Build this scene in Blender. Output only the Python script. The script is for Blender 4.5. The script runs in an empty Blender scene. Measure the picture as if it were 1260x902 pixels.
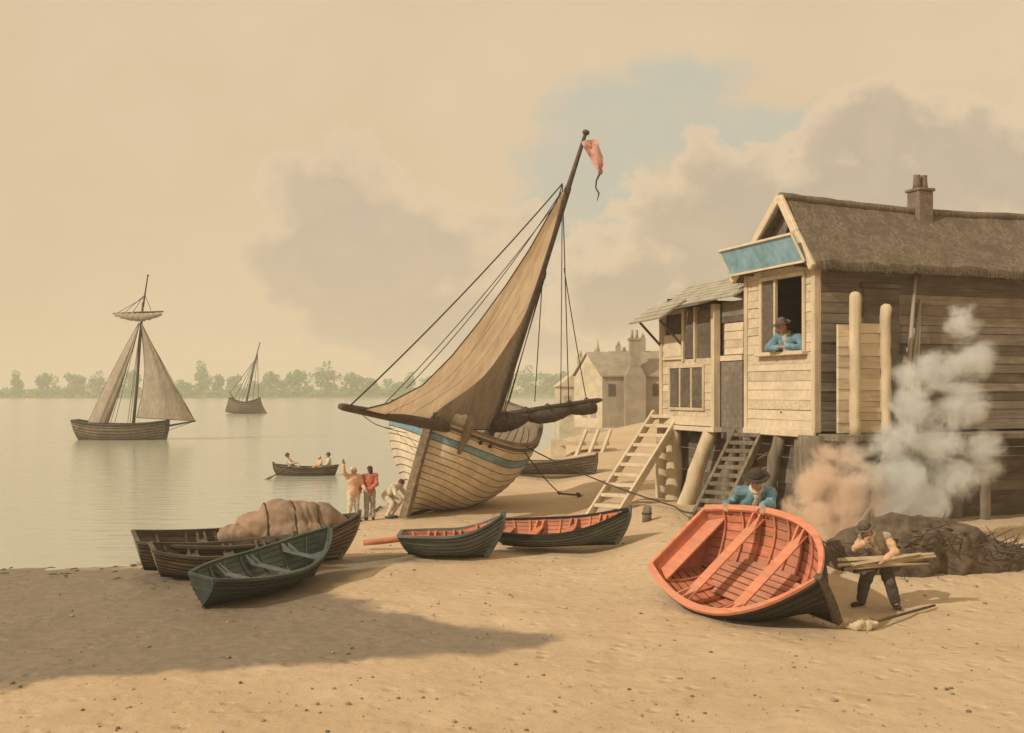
import bpy, bmesh, math, random
from mathutils import Vector, Matrix, Quaternion
from mathutils import noise as mnoise
from mathutils.geometry import interpolate_bezier

sc = bpy.context.scene
col = sc.collection
PI = math.pi
F, HX, HY, CZ = 1351.0, 630.0, 482.0, 4.0          # focal length in px of the 1260 px frame, principal point, eye height

# ------------------------------------------------------------------ camera
cam_d = bpy.data.cameras.new('camera')
cam = bpy.data.objects.new('camera', cam_d)
col.objects.link(cam)
cam.location = (0, 0, CZ)
cam.rotation_euler = (math.radians(90), 0, 0)
cam_d.sensor_width = 36.0
cam_d.lens = 36.0 * F / 1260.0
cam_d.shift_y = 31.0 / 1260.0
cam_d.clip_start = 0.1
cam_d.clip_end = 9000
sc.camera = cam

# ------------------------------------------------------------------ sun, sky, exposure
SUN = Vector((-0.70, -0.46, 0.60)).normalized()     # direction towards the sun
sun_el = math.asin(SUN.z)
sun_rot = math.atan2(SUN.x, SUN.y)
sd = bpy.data.lights.new('sun', 'SUN')
sd.energy = 3.0
sd.angle = math.radians(0.8)
sd.color = (1.0, 0.90, 0.74)
so = bpy.data.objects.new('sun', sd)
so.rotation_euler = SUN.to_track_quat('Z', 'Y').to_euler()
so.location = (-30, -20, 40)
col.objects.link(so)

world = bpy.data.worlds.new('World')
sc.world = world
world.use_nodes = True
nt = world.node_tree
nt.nodes.clear()
N = nt.nodes.new
def link(a, b): nt.links.new(a, b)
def math_node(op, a, b=None, c=None, clamp=False):
    n = N('ShaderNodeMath'); n.operation = op; n.use_clamp = clamp
    for i, v in enumerate((a, b, c)):
        if v is None: continue
        if isinstance(v, (int, float)): n.inputs[i].default_value = v
        else: link(v, n.inputs[i])
    return n.outputs[0]
def smooth_node(v, lo, hi):
    n = N('ShaderNodeMapRange'); n.interpolation_type = 'SMOOTHSTEP'
    link(v, n.inputs[0]); n.inputs[1].default_value = lo; n.inputs[2].default_value = hi
    return n.outputs[0]
def mix_node(f, a, b):
    n = N('ShaderNodeMix'); n.data_type = 'RGBA'
    if isinstance(f, (int, float)): n.inputs[0].default_value = f
    else: link(f, n.inputs[0])
    for i, v in ((6, a), (7, b)):
        if isinstance(v, tuple): n.inputs[i].default_value = (*v, 1)
        else: link(v, n.inputs[i])
    return n.outputs[2]
tc = N('ShaderNodeTexCoord')
sep = N('ShaderNodeSeparateXYZ'); link(tc.outputs['Generated'], sep.inputs[0])
ay = math_node('MAXIMUM', math_node('ABSOLUTE', sep.outputs[1]), 0.12)
gx = math_node('DIVIDE', sep.outputs[0], ay)
gz = math_node('DIVIDE', sep.outputs[2], ay)
comb = N('ShaderNodeCombineXYZ'); link(gx, comb.inputs[0]); link(gz, comb.inputs[1])
def noise_node(scale, detail, rough, off):
    mp = N('ShaderNodeMapping'); link(comb.outputs[0], mp.inputs[0]); mp.inputs[1].default_value = off
    mp.inputs[3].default_value = (1, 1.15, 1)
    n = N('ShaderNodeTexNoise'); link(mp.outputs[0], n.inputs['Vector'])
    n.inputs['Scale'].default_value = scale; n.inputs['Detail'].default_value = detail; n.inputs['Roughness'].default_value = rough
    return math_node('SUBTRACT', n.outputs[0], 0.5)
big = noise_node(7.0, 8.0, 0.58, (3.1, 1.7, 0))
puff = noise_node(19.0, 6.0, 0.5, (8.1, 4.7, 2))
fine = noise_node(4.0, 3.0, 0.5, (1.1, 9.7, 4))
def blob(px, py, rx, ry):
    cx, cz = (px - HX) / F, (HY - py) / F
    dx = math_node('DIVIDE', math_node('SUBTRACT', gx, cx), rx / F)
    dz = math_node('DIVIDE', math_node('SUBTRACT', gz, cz), ry / F)
    r = math_node('SQRT', math_node('ADD', math_node('MULTIPLY', dx, dx), math_node('MULTIPLY', dz, dz)))
    return math_node('SUBTRACT', 1.0, r)          # 1 at the middle, 0 at the rim
def union(bl):
    v = bl[0]
    for b in bl[1:]: v = math_node('SMOOTH_MAX', v, b, 0.2)
    return v
def field(bl, k1, k2):
    v = math_node('MAXIMUM', union(bl), -1.0)
    return math_node('ADD', v, math_node('ADD', math_node('MULTIPLY', big, k1), math_node('MULTIPLY', puff, k2)))
cl_a = field([blob(430, 260, 105, 75), blob(400, 330, 110, 70), blob(520, 300, 130, 80), blob(560, 400, 190, 60)], 2.6, 1.5)
cl_b = field([blob(880, 280, 100, 85), blob(800, 350, 130, 60), blob(1110, 240, 160, 90), blob(1085, 165, 85, 65), blob(1200, 200, 150, 95)], 2.6, 1.6)
blu = field([blob(720, 250, 115, 110), blob(770, 160, 140, 75), blob(930, 165, 130, 55), blob(690, 340, 60, 50), blob(850, 95, 120, 40), blob(790, 135, 150, 60), blob(985, 190, 60, 60)], 2.8, 0.8)
CREAM = (0.735, 0.555, 0.335)
PALE = (0.80, 0.605, 0.385)
BLUE = (0.535, 0.54, 0.425)
GREY_A = (0.585, 0.465, 0.32)
GREY_B = (0.555, 0.445, 0.30)
nish = N('ShaderNodeTexSky'); nish.sky_type = 'NISHITA'; nish.sun_disc = False
nish.sun_elevation = sun_el; nish.sun_rotation = sun_rot; nish.dust_density = 4.0; nish.air_density = 1.0
warm = mix_node(smooth_node(fine, -0.22, 0.22), CREAM, PALE)
c1 = mix_node(math_node('MULTIPLY', smooth_node(blu, -0.15, 0.55), 0.8), warm, BLUE)
c2 = mix_node(math_node('MULTIPLY', smooth_node(cl_a, -0.18, 0.02), 0.8), c1, PALE)
c3 = mix_node(math_node('MULTIPLY', smooth_node(cl_a, -0.08, 0.55), 0.9), c2, GREY_A)
c4 = mix_node(math_node('MULTIPLY', smooth_node(cl_b, -0.22, -0.02), 0.85), c3, PALE)
c5 = mix_node(smooth_node(cl_b, -0.06, 0.48), c4, GREY_B)
shade = mix_node(math_node('MULTIPLY', smooth_node(puff, -0.12, 0.22), 0.22), c5, PALE)
ten = N('ShaderNodeVectorMath'); ten.operation = 'SCALE'; link(shade, ten.inputs[0]); ten.inputs['Scale'].default_value = 9.2
mixed = mix_node(0.10, ten.outputs[0], nish.outputs[0])
bg = N('ShaderNodeBackground'); bg.inputs['Strength'].default_value = 0.11
link(mixed, bg.inputs[0])
wo = N('ShaderNodeOutputWorld'); link(bg.outputs[0], wo.inputs[0])

sc.view_settings.view_transform = 'Standard'
sc.view_settings.look = 'None'
sc.view_settings.exposure = 0.0
sc.view_settings.gamma = 1.0
sc.view_settings.use_curve_mapping = False
sc.cycles.max_bounces = 6
sc.cycles.diffuse_bounces = 3
sc.cycles.glossy_bounces = 3
sc.cycles.volume_bounces = 3
sc.cycles.transparent_max_bounces = 8
sc.cycles.use_denoising = True

# ------------------------------------------------------------------ materials
def mat(name, base, var=0.18, scale=6.0, rough=0.8, stretch=(1, 1, 1), bump=0.25, second=None, spec=0.3, detail=6.0, grime=0.0, metal=0.0):
    """Procedural surface: two octaves of noise vary the base colour; bump from the same noise."""
    m = bpy.data.materials.new(name); m.use_nodes = True
    t = m.node_tree; t.nodes.clear(); L = t.links.new; n = t.nodes.new
    out = n('ShaderNodeOutputMaterial'); b = n('ShaderNodeBsdfPrincipled'); L(b.outputs[0], out.inputs[0])
    co = n('ShaderNodeTexCoord'); mp = n('ShaderNodeMapping'); mp.inputs[3].default_value = stretch
    L(co.outputs['Object'], mp.inputs[0])
    n1 = n('ShaderNodeTexNoise'); n1.inputs['Scale'].default_value = scale; n1.inputs['Detail'].default_value = detail
    n1.inputs['Roughness'].default_value = 0.62
    L(mp.outputs[0], n1.inputs['Vector'])
    n2 = n('ShaderNodeTexNoise'); n2.inputs['Scale'].default_value = scale * 0.17; n2.inputs['Detail'].default_value = 3
    L(co.outputs['Object'], n2.inputs['Vector'])
    dark = tuple(max(0.0, c * (1 - var * 1.5)) for c in base)
    lite = tuple(min(1.0, c * (1 + var * 1.3)) for c in base)
    r1 = n('ShaderNodeMapRange'); r1.inputs[1].default_value = 0.32; r1.inputs[2].default_value = 0.68; L(n1.outputs[0], r1.inputs[0])
    mx = n('ShaderNodeMix'); mx.data_type = 'RGBA'; L(r1.outputs[0], mx.inputs[0])
    mx.inputs[6].default_value = (*dark, 1); mx.inputs[7].default_value = (*lite, 1)
    r2 = n('ShaderNodeMapRange'); r2.interpolation_type = 'SMOOTHSTEP'; r2.inputs[1].default_value = 0.40; r2.inputs[2].default_value = 0.66; L(n2.outputs[0], r2.inputs[0])
    m2 = n('ShaderNodeMix'); m2.data_type = 'RGBA'
    k = n('ShaderNodeMath'); k.operation = 'MULTIPLY'; L(r2.outputs[0], k.inputs[0]); k.inputs[1].default_value = 0.75 if second else grime
    L(k.outputs[0], m2.inputs[0]); L(mx.outputs[2], m2.inputs[6])
    m2.inputs[7].default_value = (*(second or tuple(c * 0.55 for c in base)), 1)
    L(m2.outputs[2], b.inputs['Base Color'])
    b.inputs['Roughness'].default_value = rough; b.inputs['Specular IOR Level'].default_value = spec; b.inputs['Metallic'].default_value = metal
    bp = n('ShaderNodeBump'); bp.inputs['Strength'].default_value = bump; bp.inputs['Distance'].default_value = 0.02
    L(n1.outputs[0], bp.inputs['Height']); L(bp.outputs[0], b.inputs['Normal'])
    return m

LONG = (0.12, 1, 1)
UP = (1, 1, 0.1)
M = {}
M['tar'] = mat('tar', (0.022, 0.019, 0.016), 0.3, 20, 0.7)
M['seam'] = mat('seam_pitch', (0.03, 0.024, 0.018), 0.3, 20, 0.8)
M['oak'] = mat('weathered_oak', (0.23, 0.178, 0.115), 0.28, 9, 0.85, LONG, 0.5, grime=0.5)
M['oak_dark'] = mat('dark_oak', (0.115, 0.09, 0.062), 0.3, 9, 0.8, LONG, 0.5, grime=0.4)
M['spar'] = mat('spar_wood', (0.085, 0.062, 0.042), 0.25, 8, 0.6, LONG, 0.3)
M['bow_plank'] = mat('scrubbed_plank', (0.68, 0.58, 0.43), 0.11, 8, 0.85, LONG, 0.4, grime=0.35)
M['bow_blue'] = mat('faded_blue_paint', (0.20, 0.33, 0.40), 0.22, 7, 0.7, LONG, 0.3, grime=0.4)
M['red'] = mat('red_boat_paint', (0.57, 0.195, 0.105), 0.2, 8, 0.72, LONG, 0.4, second=(0.40, 0.175, 0.11))
M['red_rail'] = mat('red_rail_paint', (0.62, 0.23, 0.13), 0.16, 10, 0.7, LONG, 0.4, second=(0.50, 0.23, 0.14))
M['red_floor'] = mat('worn_red_floor', (0.48, 0.20, 0.12), 0.26, 8, 0.8, LONG, 0.5, second=(0.30, 0.165, 0.11))
M['green'] = mat('dark_green_paint', (0.058, 0.078, 0.066), 0.25, 7, 0.6, LONG, 0.3, grime=0.3)
M['green_in'] = mat('slate_green_paint', (0.115, 0.15, 0.13), 0.2, 7, 0.7, LONG, 0.3, grime=0.4)
M['slate'] = mat('slate_blue_paint', (0.125, 0.15, 0.14), 0.2, 7, 0.65, LONG, 0.3, grime=0.35)
M['black'] = mat('black_hull', (0.035, 0.033, 0.03), 0.3, 8, 0.55, LONG, 0.3)
M['grey_wood'] = mat('grey_timber', (0.20, 0.165, 0.12), 0.25, 8, 0.88, UP, 0.5, grime=0.5)
M['dark_wood'] = mat('dark_boards_and_shade', (0.13, 0.105, 0.078), 0.25, 8, 0.9, LONG, 0.5, grime=0.5)
M['cream'] = mat('cream_limewash', (0.63, 0.525, 0.375), 0.08, 7, 0.9, LONG, 0.35, grime=0.25)
M['cream_up'] = mat('cream_post', (0.58, 0.475, 0.325), 0.13, 7, 0.9, UP, 0.4, grime=0.4)
M['cream_b'] = mat('worn_limewash', (0.54, 0.45, 0.32), 0.14, 9, 0.92, LONG, 0.45, second=(0.42, 0.345, 0.24))
M['cream_c'] = mat('bleached_board', (0.58, 0.475, 0.33), 0.16, 12, 0.92, LONG, 0.5, grime=0.4)
M['grey_b'] = mat('silvered_board', (0.25, 0.21, 0.16), 0.24, 9, 0.92, LONG, 0.5, grime=0.5)
M['deck'] = mat('scrubbed_deck', (0.30, 0.24, 0.165), 0.14, 9, 0.85, LONG, 0.3)
M['wall_grey'] = mat('grey_boarding', (0.20, 0.17, 0.13), 0.2, 7, 0.9, LONG, 0.4, grime=0.45)
M['roof'] = mat('old_thatch', (0.175, 0.14, 0.10), 0.3, 14, 0.95, (1, 1, 0.25), 0.9, grime=0.55)
M['roof_pale'] = mat('pale_slate', (0.40, 0.37, 0.29), 0.16, 8, 0.85, LONG, 0.4, grime=0.4)
M['brick'] = mat('sooty_brick', (0.21, 0.165, 0.125), 0.3, 18, 0.9, (1, 1, 3), 0.6, grime=0.5)
M['void'] = mat('dark_interior', (0.10, 0.085, 0.068), 0.2, 3, 0.95)
M['sign_blue'] = mat('sign_blue', (0.225, 0.385, 0.46), 0.2, 3, 0.7, LONG, 0.2, grime=0.25)
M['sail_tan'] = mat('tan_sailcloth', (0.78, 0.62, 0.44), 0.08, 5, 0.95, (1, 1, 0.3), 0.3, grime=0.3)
M['sail_brown_foldshade'] = mat('brown_and_foldshade_sailcloth', (0.35, 0.29, 0.22), 0.14, 5, 0.95, (1, 1, 0.3), 0.3, grime=0.3)
def translucent(m, k):
    t = m.node_tree; b = t.nodes['Principled BSDF']; o = t.nodes['Material Output']; tr = t.nodes.new('ShaderNodeBsdfTranslucent'); mx = t.nodes.new('ShaderNodeMixShader'); mx.inputs[0].default_value = k
    src = b.inputs['Base Color'].links[0].from_socket; t.links.new(src, tr.inputs[0]); t.links.new(b.outputs[0], mx.inputs[1]); t.links.new(tr.outputs[0], mx.inputs[2]); t.links.new(mx.outputs[0], o.inputs[0])
translucent(M['sail_tan'], 0.4)
M['sail_dark'] = mat('dark_sailcloth', (0.10, 0.075, 0.058), 0.25, 9, 0.95, LONG, 0.5)
M['pink'] = mat('faded_pink_bunting', (0.62, 0.34, 0.29), 0.15, 6, 0.9)
M['rope'] = mat('tarred_rope', (0.055, 0.043, 0.032), 0.3, 30, 0.9)
M['iron'] = mat('rusty_iron', (0.07, 0.05, 0.038), 0.35, 20, 0.7, metal=0.4)
M['tarp_brown'] = mat('brown_canvas', (0.25, 0.185, 0.13), 0.14, 7, 0.95, (1, 1, 1), 0.6, second=(0.36, 0.235, 0.155))
M['skin'] = mat('weathered_skin', (0.43, 0.25, 0.165), 0.12, 14, 0.6)
M['skin_pale'] = mat('pale_skin', (0.56, 0.36, 0.25), 0.12, 14, 0.6)
M['eye'] = mat('eye_dark', (0.03, 0.02, 0.015), 0.1, 20, 0.3)
M['lip'] = mat('lip', (0.33, 0.12, 0.09), 0.1, 20, 0.5)
M['hair'] = mat('dark_hair', (0.05, 0.036, 0.026), 0.3, 40, 0.7)
M['felt'] = mat('dark_felt', (0.055, 0.045, 0.036), 0.25, 25, 0.95)
M['felt_brown'] = mat('brown_felt', (0.13, 0.10, 0.075), 0.25, 25, 0.95)
M['coat_blue'] = mat('blue_coat', (0.17, 0.31, 0.38), 0.22, 9, 0.95, grime=0.4)
M['coat_red'] = mat('red_jacket', (0.50, 0.16, 0.11), 0.2, 9, 0.95, grime=0.3)
M['coat_peach'] = mat('peach_coat', (0.66, 0.42, 0.25), 0.10, 9, 0.95, grime=0.12)
M['linen'] = mat('linen', (0.62, 0.54, 0.41), 0.12, 9, 0.95, grime=0.25)
M['breeches'] = mat('grey_breeches', (0.36, 0.31, 0.24), 0.16, 9, 0.95, grime=0.3)
M['trousers'] = mat('dark_trousers', (0.11, 0.088, 0.068), 0.22, 9, 0.95, grime=0.3)
M['shoe'] = mat('shoe_leather', (0.035, 0.028, 0.022), 0.25, 12, 0.5)
M['reed'] = mat('cut_timber', (0.52, 0.42, 0.27), 0.22, 12, 0.9, LONG, 0.5, grime=0.4)
M['brush'] = mat('brushwood', (0.10, 0.078, 0.055), 0.35, 12, 0.9, LONG, 0.5)
M['shade_heap_tone'] = mat('heap_shade', (0.12, 0.09, 0.062), 0.3, 5, 0.95, (1, 1, 1), 0.8, detail=10)  # dark tone of the heap that stands for shade behind the timber carrier
M['mop'] = mat('mop_yarn', (0.55, 0.45, 0.30), 0.2, 16, 0.95)
M['leaf'] = mat('hazy_leaf', (0.10, 0.29, 0.06), 0.35, 0.5, 0.9, (1, 1, 1), 0.1)
M['leaf_b'] = mat('hazy_leaf_grey', (0.13, 0.29, 0.075), 0.35, 0.5, 0.9, (1, 1, 1), 0.1)
M['bark'] = mat('bark', (0.10, 0.08, 0.055), 0.3, 4, 0.95)
M['far_wall'] = mat('distant_render', (0.56, 0.47, 0.335), 0.14, 1.2, 0.95, (1, 1, 1), 0.2, grime=0.3)
M['far_grey'] = mat('distant_grey', (0.33, 0.285, 0.215), 0.14, 1.2, 0.95, (1, 1, 1), 0.2, grime=0.3)

# ------------------------------------------------------------------ mesh collector and tagging
def vec(p): return Vector(p)

class MB:
    """Collects shapes; build() links them as ONE mesh object."""
    def __init__(s): s.v = []; s.f = []; s.m = []; s.sm = []
    def add(s, vs, fs, m=0, smooth=False):
        o = len(s.v); s.v += [tuple(v) for v in vs]
        for f in fs: s.f.append(tuple(i + o for i in f)); s.m.append(m); s.sm.append(smooth)
        return s
    def box(s, c, d, m=0, R=None):
        c = vec(c); hx, hy, hz = d[0] / 2, d[1] / 2, d[2] / 2
        vs = [Vector((x, y, z)) for z in (-hz, hz) for y in (-hy, hy) for x in (-hx, hx)]
        if R is not None: vs = [R @ v for v in vs]
        return s.add([v + c for v in vs], [(0, 2, 3, 1), (4, 5, 7, 6), (0, 1, 5, 4), (2, 6, 7, 3), (0, 4, 6, 2), (1, 3, 7, 5)], m)
    def span(s, x, y, z, m=0):
        return s.box(((x[0] + x[1]) / 2, (y[0] + y[1]) / 2, (z[0] + z[1]) / 2), (abs(x[1] - x[0]), abs(y[1] - y[0]), abs(z[1] - z[0])), m)
    def beam(s, a, b, w, h, m=0, up=(0, 0, 1), taper=1.0):
        a, b = vec(a), vec(b); d = (b - a).normalized(); u = vec(up)
        sd_ = d.cross(u)
        if sd_.length < 1e-4: sd_ = d.cross(Vector((1, 0, 0)))
        sd_.normalize(); u = sd_.cross(d).normalized()
        vs = []
        for p, k in ((a, 1.0), (b, taper)):
            for i, j in ((-1, -1), (1, -1), (1, 1), (-1, 1)): vs.append(p + sd_ * (i * w * k / 2) + u * (j * h * k / 2))
        return s.add(vs, [(3, 2, 1, 0), (4, 5, 6, 7), (0, 1, 5, 4), (1, 2, 6, 5), (2, 3, 7, 6), (3, 0, 4, 7)], m)
    def tube(s, pts, r, n=6, m=0, caps=True, smooth=True):
        pts = [vec(p) for p in pts]; k = len(pts)
        rs = list(r) if isinstance(r, (list, tuple)) else [r] * k
        vs, fs = [], []; ref = None
        for i, p in enumerate(pts):
            d = (pts[min(i + 1, k - 1)] - pts[max(i - 1, 0)]).normalized()
            if ref is None:
                ref = d.cross(Vector((0, 0, 1)))
                if ref.length < 1e-3: ref = d.cross(Vector((1, 0, 0)))
            ref = (ref - d * ref.dot(d)).normalized(); q = d.cross(ref)
            for j in range(n):
                a = 2 * PI * j / n; vs.append(p + (ref * math.cos(a) + q * math.sin(a)) * rs[i])
        for i in range(k - 1):
            for j in range(n): fs.append((i * n + j, i * n + (j + 1) % n, (i + 1) * n + (j + 1) % n, (i + 1) * n + j))
        s.add(vs, fs, m, smooth)
        if caps:
            o = len(s.v) - len(vs)
            s.f.append(tuple(o + j for j in reversed(range(n)))); s.m.append(m); s.sm.append(False)
            s.f.append(tuple(o + (k - 1) * n + j for j in range(n))); s.m.append(m); s.sm.append(False)
        return s
    def capsule(s, a, b, ra, rb, n=10, m=0):
        a, b = vec(a), vec(b); d = b - a; L = d.length
        if L < 1e-6: d = Vector((0, 0, 1))
        d = d.normalized()
        pts, rs = [], []
        for t in (-.98, -.8, -.5, 0): pts.append(a + d * ra * t); rs.append(ra * math.sqrt(max(0.02, 1 - t * t)))
        for t in (0, .5, .8, .98): pts.append(b + d * rb * t); rs.append(rb * math.sqrt(max(0.02, 1 - t * t)))
        if L < 1e-6: pts.pop(4); rs.pop(4)
        return s.tube(pts, rs, n, m)
    def ball(s, c, r, m=0, R=None, nu=12, nv=8):
        c = vec(c); r = (r, r, r) if isinstance(r, (int, float)) else r
        vs = [Vector((0, 0, -r[2]))]
        for i in range(1, nv):
            ph = -PI / 2 + PI * i / nv
            for j in range(nu):
                a = 2 * PI * j / nu
                vs.append(Vector((math.cos(ph) * math.cos(a) * r[0], math.cos(ph) * math.sin(a) * r[1], math.sin(ph) * r[2])))
        vs.append(Vector((0, 0, r[2]))); fs = []
        for j in range(nu): fs.append((0, 1 + (j + 1) % nu, 1 + j))
        for i in range(nv - 2):
            for j in range(nu): a = 1 + i * nu; fs.append((a + j, a + (j + 1) % nu, a + nu + (j + 1) % nu, a + nu + j))
        o = 1 + (nv - 2) * nu
        for j in range(nu): fs.append((o + j, o + (j + 1) % nu, len(vs) - 1))
        if R is not None: vs = [R @ v for v in vs]
        return s.add([v + c for v in vs], fs, m, True)
    def grid(s, rows, m=0, smooth=True, flip=False):
        k = len(rows[0]); vs = [p for r in rows for p in r]; fs = []
        for i in range(len(rows) - 1):
            for j in range(k - 1):
                q = (i * k + j, i * k + j + 1, (i + 1) * k + j + 1, (i + 1) * k + j)
                fs.append(tuple(reversed(q)) if flip else q)
        return s.add(vs, fs, m, smooth)
    def prism(s, poly, off, m=0):
        """Closed slab: polygon (list of 3-D points) swept by the vector off."""
        off = vec(off); a = [vec(p) for p in poly]; b = [p + off for p in a]; k = len(a)
        nrm = Vector((0, 0, 0))
        for i in range(k): nrm += (a[i] - a[0]).cross(a[(i + 1) % k] - a[0])
        fs = [tuple(range(k)), tuple(range(2 * k - 1, k - 1, -1))] + [((i + 1) % k, i, i + k, (i + 1) % k + k) for i in range(k)]
        if nrm.dot(off) > 0: fs = [tuple(reversed(f)) for f in fs]
        return s.add(a + b, fs, m)
    def mesh(s, name, mats):
        me = bpy.data.meshes.new(name); me.from_pydata(s.v, [], s.f)
        for mm in (mats if isinstance(mats, (list, tuple)) else [mats]): me.materials.append(mm)
        me.polygons.foreach_set('material_index', s.m); me.polygons.foreach_set('use_smooth', s.sm)
        me.update(); return me
    def build(s, name, mats, parent=None, bevel=0.0, M4=None):
        o = bpy.data.objects.new(name, s.mesh(name, mats)); col.objects.link(o)
        if M4 is not None: o.matrix_world = M4
        if parent is not None: o.parent = parent
        if bevel:
            b = o.modifiers.new('edge', 'BEVEL'); b.width = bevel; b.segments = 1; b.limit_method = 'ANGLE'; b.angle_limit = math.radians(40)
        return o

bench = bpy.data.scenes.new('workbench')      # scratch scene for fusing shapes, removed at the end
def remeshed(mb, name, m, parent, voxel, smooth=3, disp=0.0, dscale=8.0, seed=0.0, mats2=None):
    """Fuse overlapping closed shapes into ONE continuous skin, then link it."""
    me = mb.mesh('raw', m); tmp = bpy.data.objects.new('raw', me); bench.collection.objects.link(tmp)
    r = tmp.modifiers.new('r', 'REMESH'); r.mode = 'VOXEL'; r.voxel_size = voxel; r.use_smooth_shade = True
    if smooth:
        s_ = tmp.modifiers.new('s', 'SMOOTH'); s_.iterations = smooth; s_.factor = 0.5
    vl = bench.view_layers[0]; vl.update(); dg = vl.depsgraph
    new = bpy.data.meshes.new_from_object(tmp.evaluated_get(dg), depsgraph=dg)
    bpy.data.objects.remove(tmp); bpy.data.meshes.remove(me)
    new.name = name
    new.materials.clear(); new.materials.append(m)
    if disp:
        nrm = [v.normal.copy() for v in new.vertices]
        for v, nv_ in zip(new.vertices, nrm):
            p = v.co * dscale + Vector((seed, seed * 1.7, 0)); v.co += nv_ * disp * (mnoise.noise(p) + 0.5 * mnoise.noise(p * 2.3))
    for p in new.polygons: p.use_smooth = True
    o = bpy.data.objects.new(name, new); col.objects.link(o)
    if parent is not None: o.parent = parent
    return o

def tag(o, label=None, cat=None, group=None, kind=None):
    if label: o['label'] = label
    if cat: o['category'] = cat
    if group: o['group'] = group
    if kind: o['kind'] = kind
    return o
def empty(name, loc=(0, 0, 0), rz=0.0, M4=None):
    o = bpy.data.objects.new(name, None); o.empty_display_size = 0.2; col.objects.link(o)
    if M4 is not None: o.matrix_world = M4
    else: o.location = loc; o.rotation_euler = (0, 0, rz)
    return o
def copy_tree(o, parent=None):
    c = o.copy(); col.objects.link(c)
    if parent is not None: c.parent = parent
    for ch in [x for x in bpy.data.objects if x.parent is o and x is not c]: copy_tree(ch, c)
    return c

def smooth01(t): t = max(0.0, min(1.0, t)); return t * t * (3 - 2 * t)
def seg_dist(p, a, b):
    ax, ay = a; bx, by = b; dx, dy = bx - ax, by - ay
    t = max(0, min(1, ((p[0] - ax) * dx + (p[1] - ay) * dy) / (dx * dx + dy * dy + 1e-12)))
    return math.hypot(p[0] - ax - t * dx, p[1] - ay - t * dy)
def inside(p, poly):
    r = False; n = len(poly); j = n - 1
    for i in range(n):
        xi, yi = poly[i]; xj, yj = poly[j]
        if (yi > p[1]) != (yj > p[1]) and p[0] < (xj - xi) * (p[1] - yi) / (yj - yi) + xi: r = not r
        j = i
    return r
def poly_sd(p, poly):
    d = min(seg_dist(p, poly[i], poly[(i + 1) % len(poly)]) for i in range(len(poly)))
    return d if inside(p, poly) else -d

# ------------------------------------------------------------------ the ground, as heights above the river
SHORE = [(-2500, 18), (-60, 22.5), (-14, 24.4), (-9.2, 25.0), (-7, 27.2), (-5.2, 32.5), (-4.6, 38), (-2, 52), (3.4, 80), (9, 104), (40, 170), (140, 330), (420, 800), (1200, 2500), (2600, 2500), (2600, -200), (-2500, -200)]
FAR = [(-2500, 640), (-700, 668), (-220, 690), (-60, 672), (40, 690), (180, 700), (600, 760), (1400, 900), (2600, 3200), (-2500, 3200)]
def ground_z(x, y):
    d = poly_sd((x, y), SHORE)
    z = max(-0.5, min(0.16, d * 0.05))
    if d > 0:
        z += 0.55 * smooth01((x - 1.6) / 2.6) * smooth01((y - 19.0) / 3.8)
        z += 1.2 * smooth01((y - 50) / 40) * smooth01(d / 8)
        z += 6.0 * smooth01((y - 130) / 300) * smooth01(d / 60)
    e = poly_sd((x, y), FAR)
    if e > -30: z = max(z, max(-0.5, min(1.2, e * 0.06)) + 5 * smooth01(e / 300))
    return z
def ground(px, py):
    """World point of the ground seen at a photo pixel."""
    D = F * CZ / (py - HY)
    for _ in range(30):
        x = (px - HX) / F * D
        D = 0.5 * D + 0.5 * F * (CZ - max(0, ground_z(x, D))) / (py - HY)
    return Vector(((px - HX) / F * D, D, max(0, ground_z((px - HX) / F * D, D))))
def at(px, py, D): return Vector(((px - HX) / F * D, D, CZ - (py - HY) / F * D))
def on_ground(x, y): return Vector((x, y, ground_z(x, y)))

def axis_vals(fine, far):
    vals = []
    for a, b, st in fine:
        n = max(1, int(round((b - a) / st)))
        vals += [a + (b - a) * i / n for i in range(n)]
    return vals + [far]
xs = axis_vals([(-2500, -600, 190), (-600, -120, 40), (-120, -30, 9), (-30, -13, 1.0), (-13, 14, 0.22), (14, 30, 1.0), (30, 120, 9), (120, 600, 40), (600, 2600, 200)], 2600)
ys = axis_vals([(-150, -20, 20), (-20, 9, 2.0), (9, 36, 0.22), (36, 60, 0.8), (60, 120, 3), (120, 630, 30), (630, 740, 5), (740, 3200, 170)], 3200)
MUD = [(-200, 840), (-160, 700), (200, 693), (410, 688), (545, 684), (450, 708), (375, 732), (440, 739), (490, 757), (565, 764), (662, 788), (560, 806), (330, 822), (60, 850)]  # outline of a foreground shadow, painted dark into the sand
SHADE_PATCH_W = []
for a, b in MUD:  # outline of the painted foreground shadow
    D = F * (CZ - 0.13) / (b - HY); SHADE_PATCH_W.append(((a - HX) / F * D, D))
gv, gf, shade_wet = [], [], []
nx, ny = len(xs), len(ys)
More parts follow.
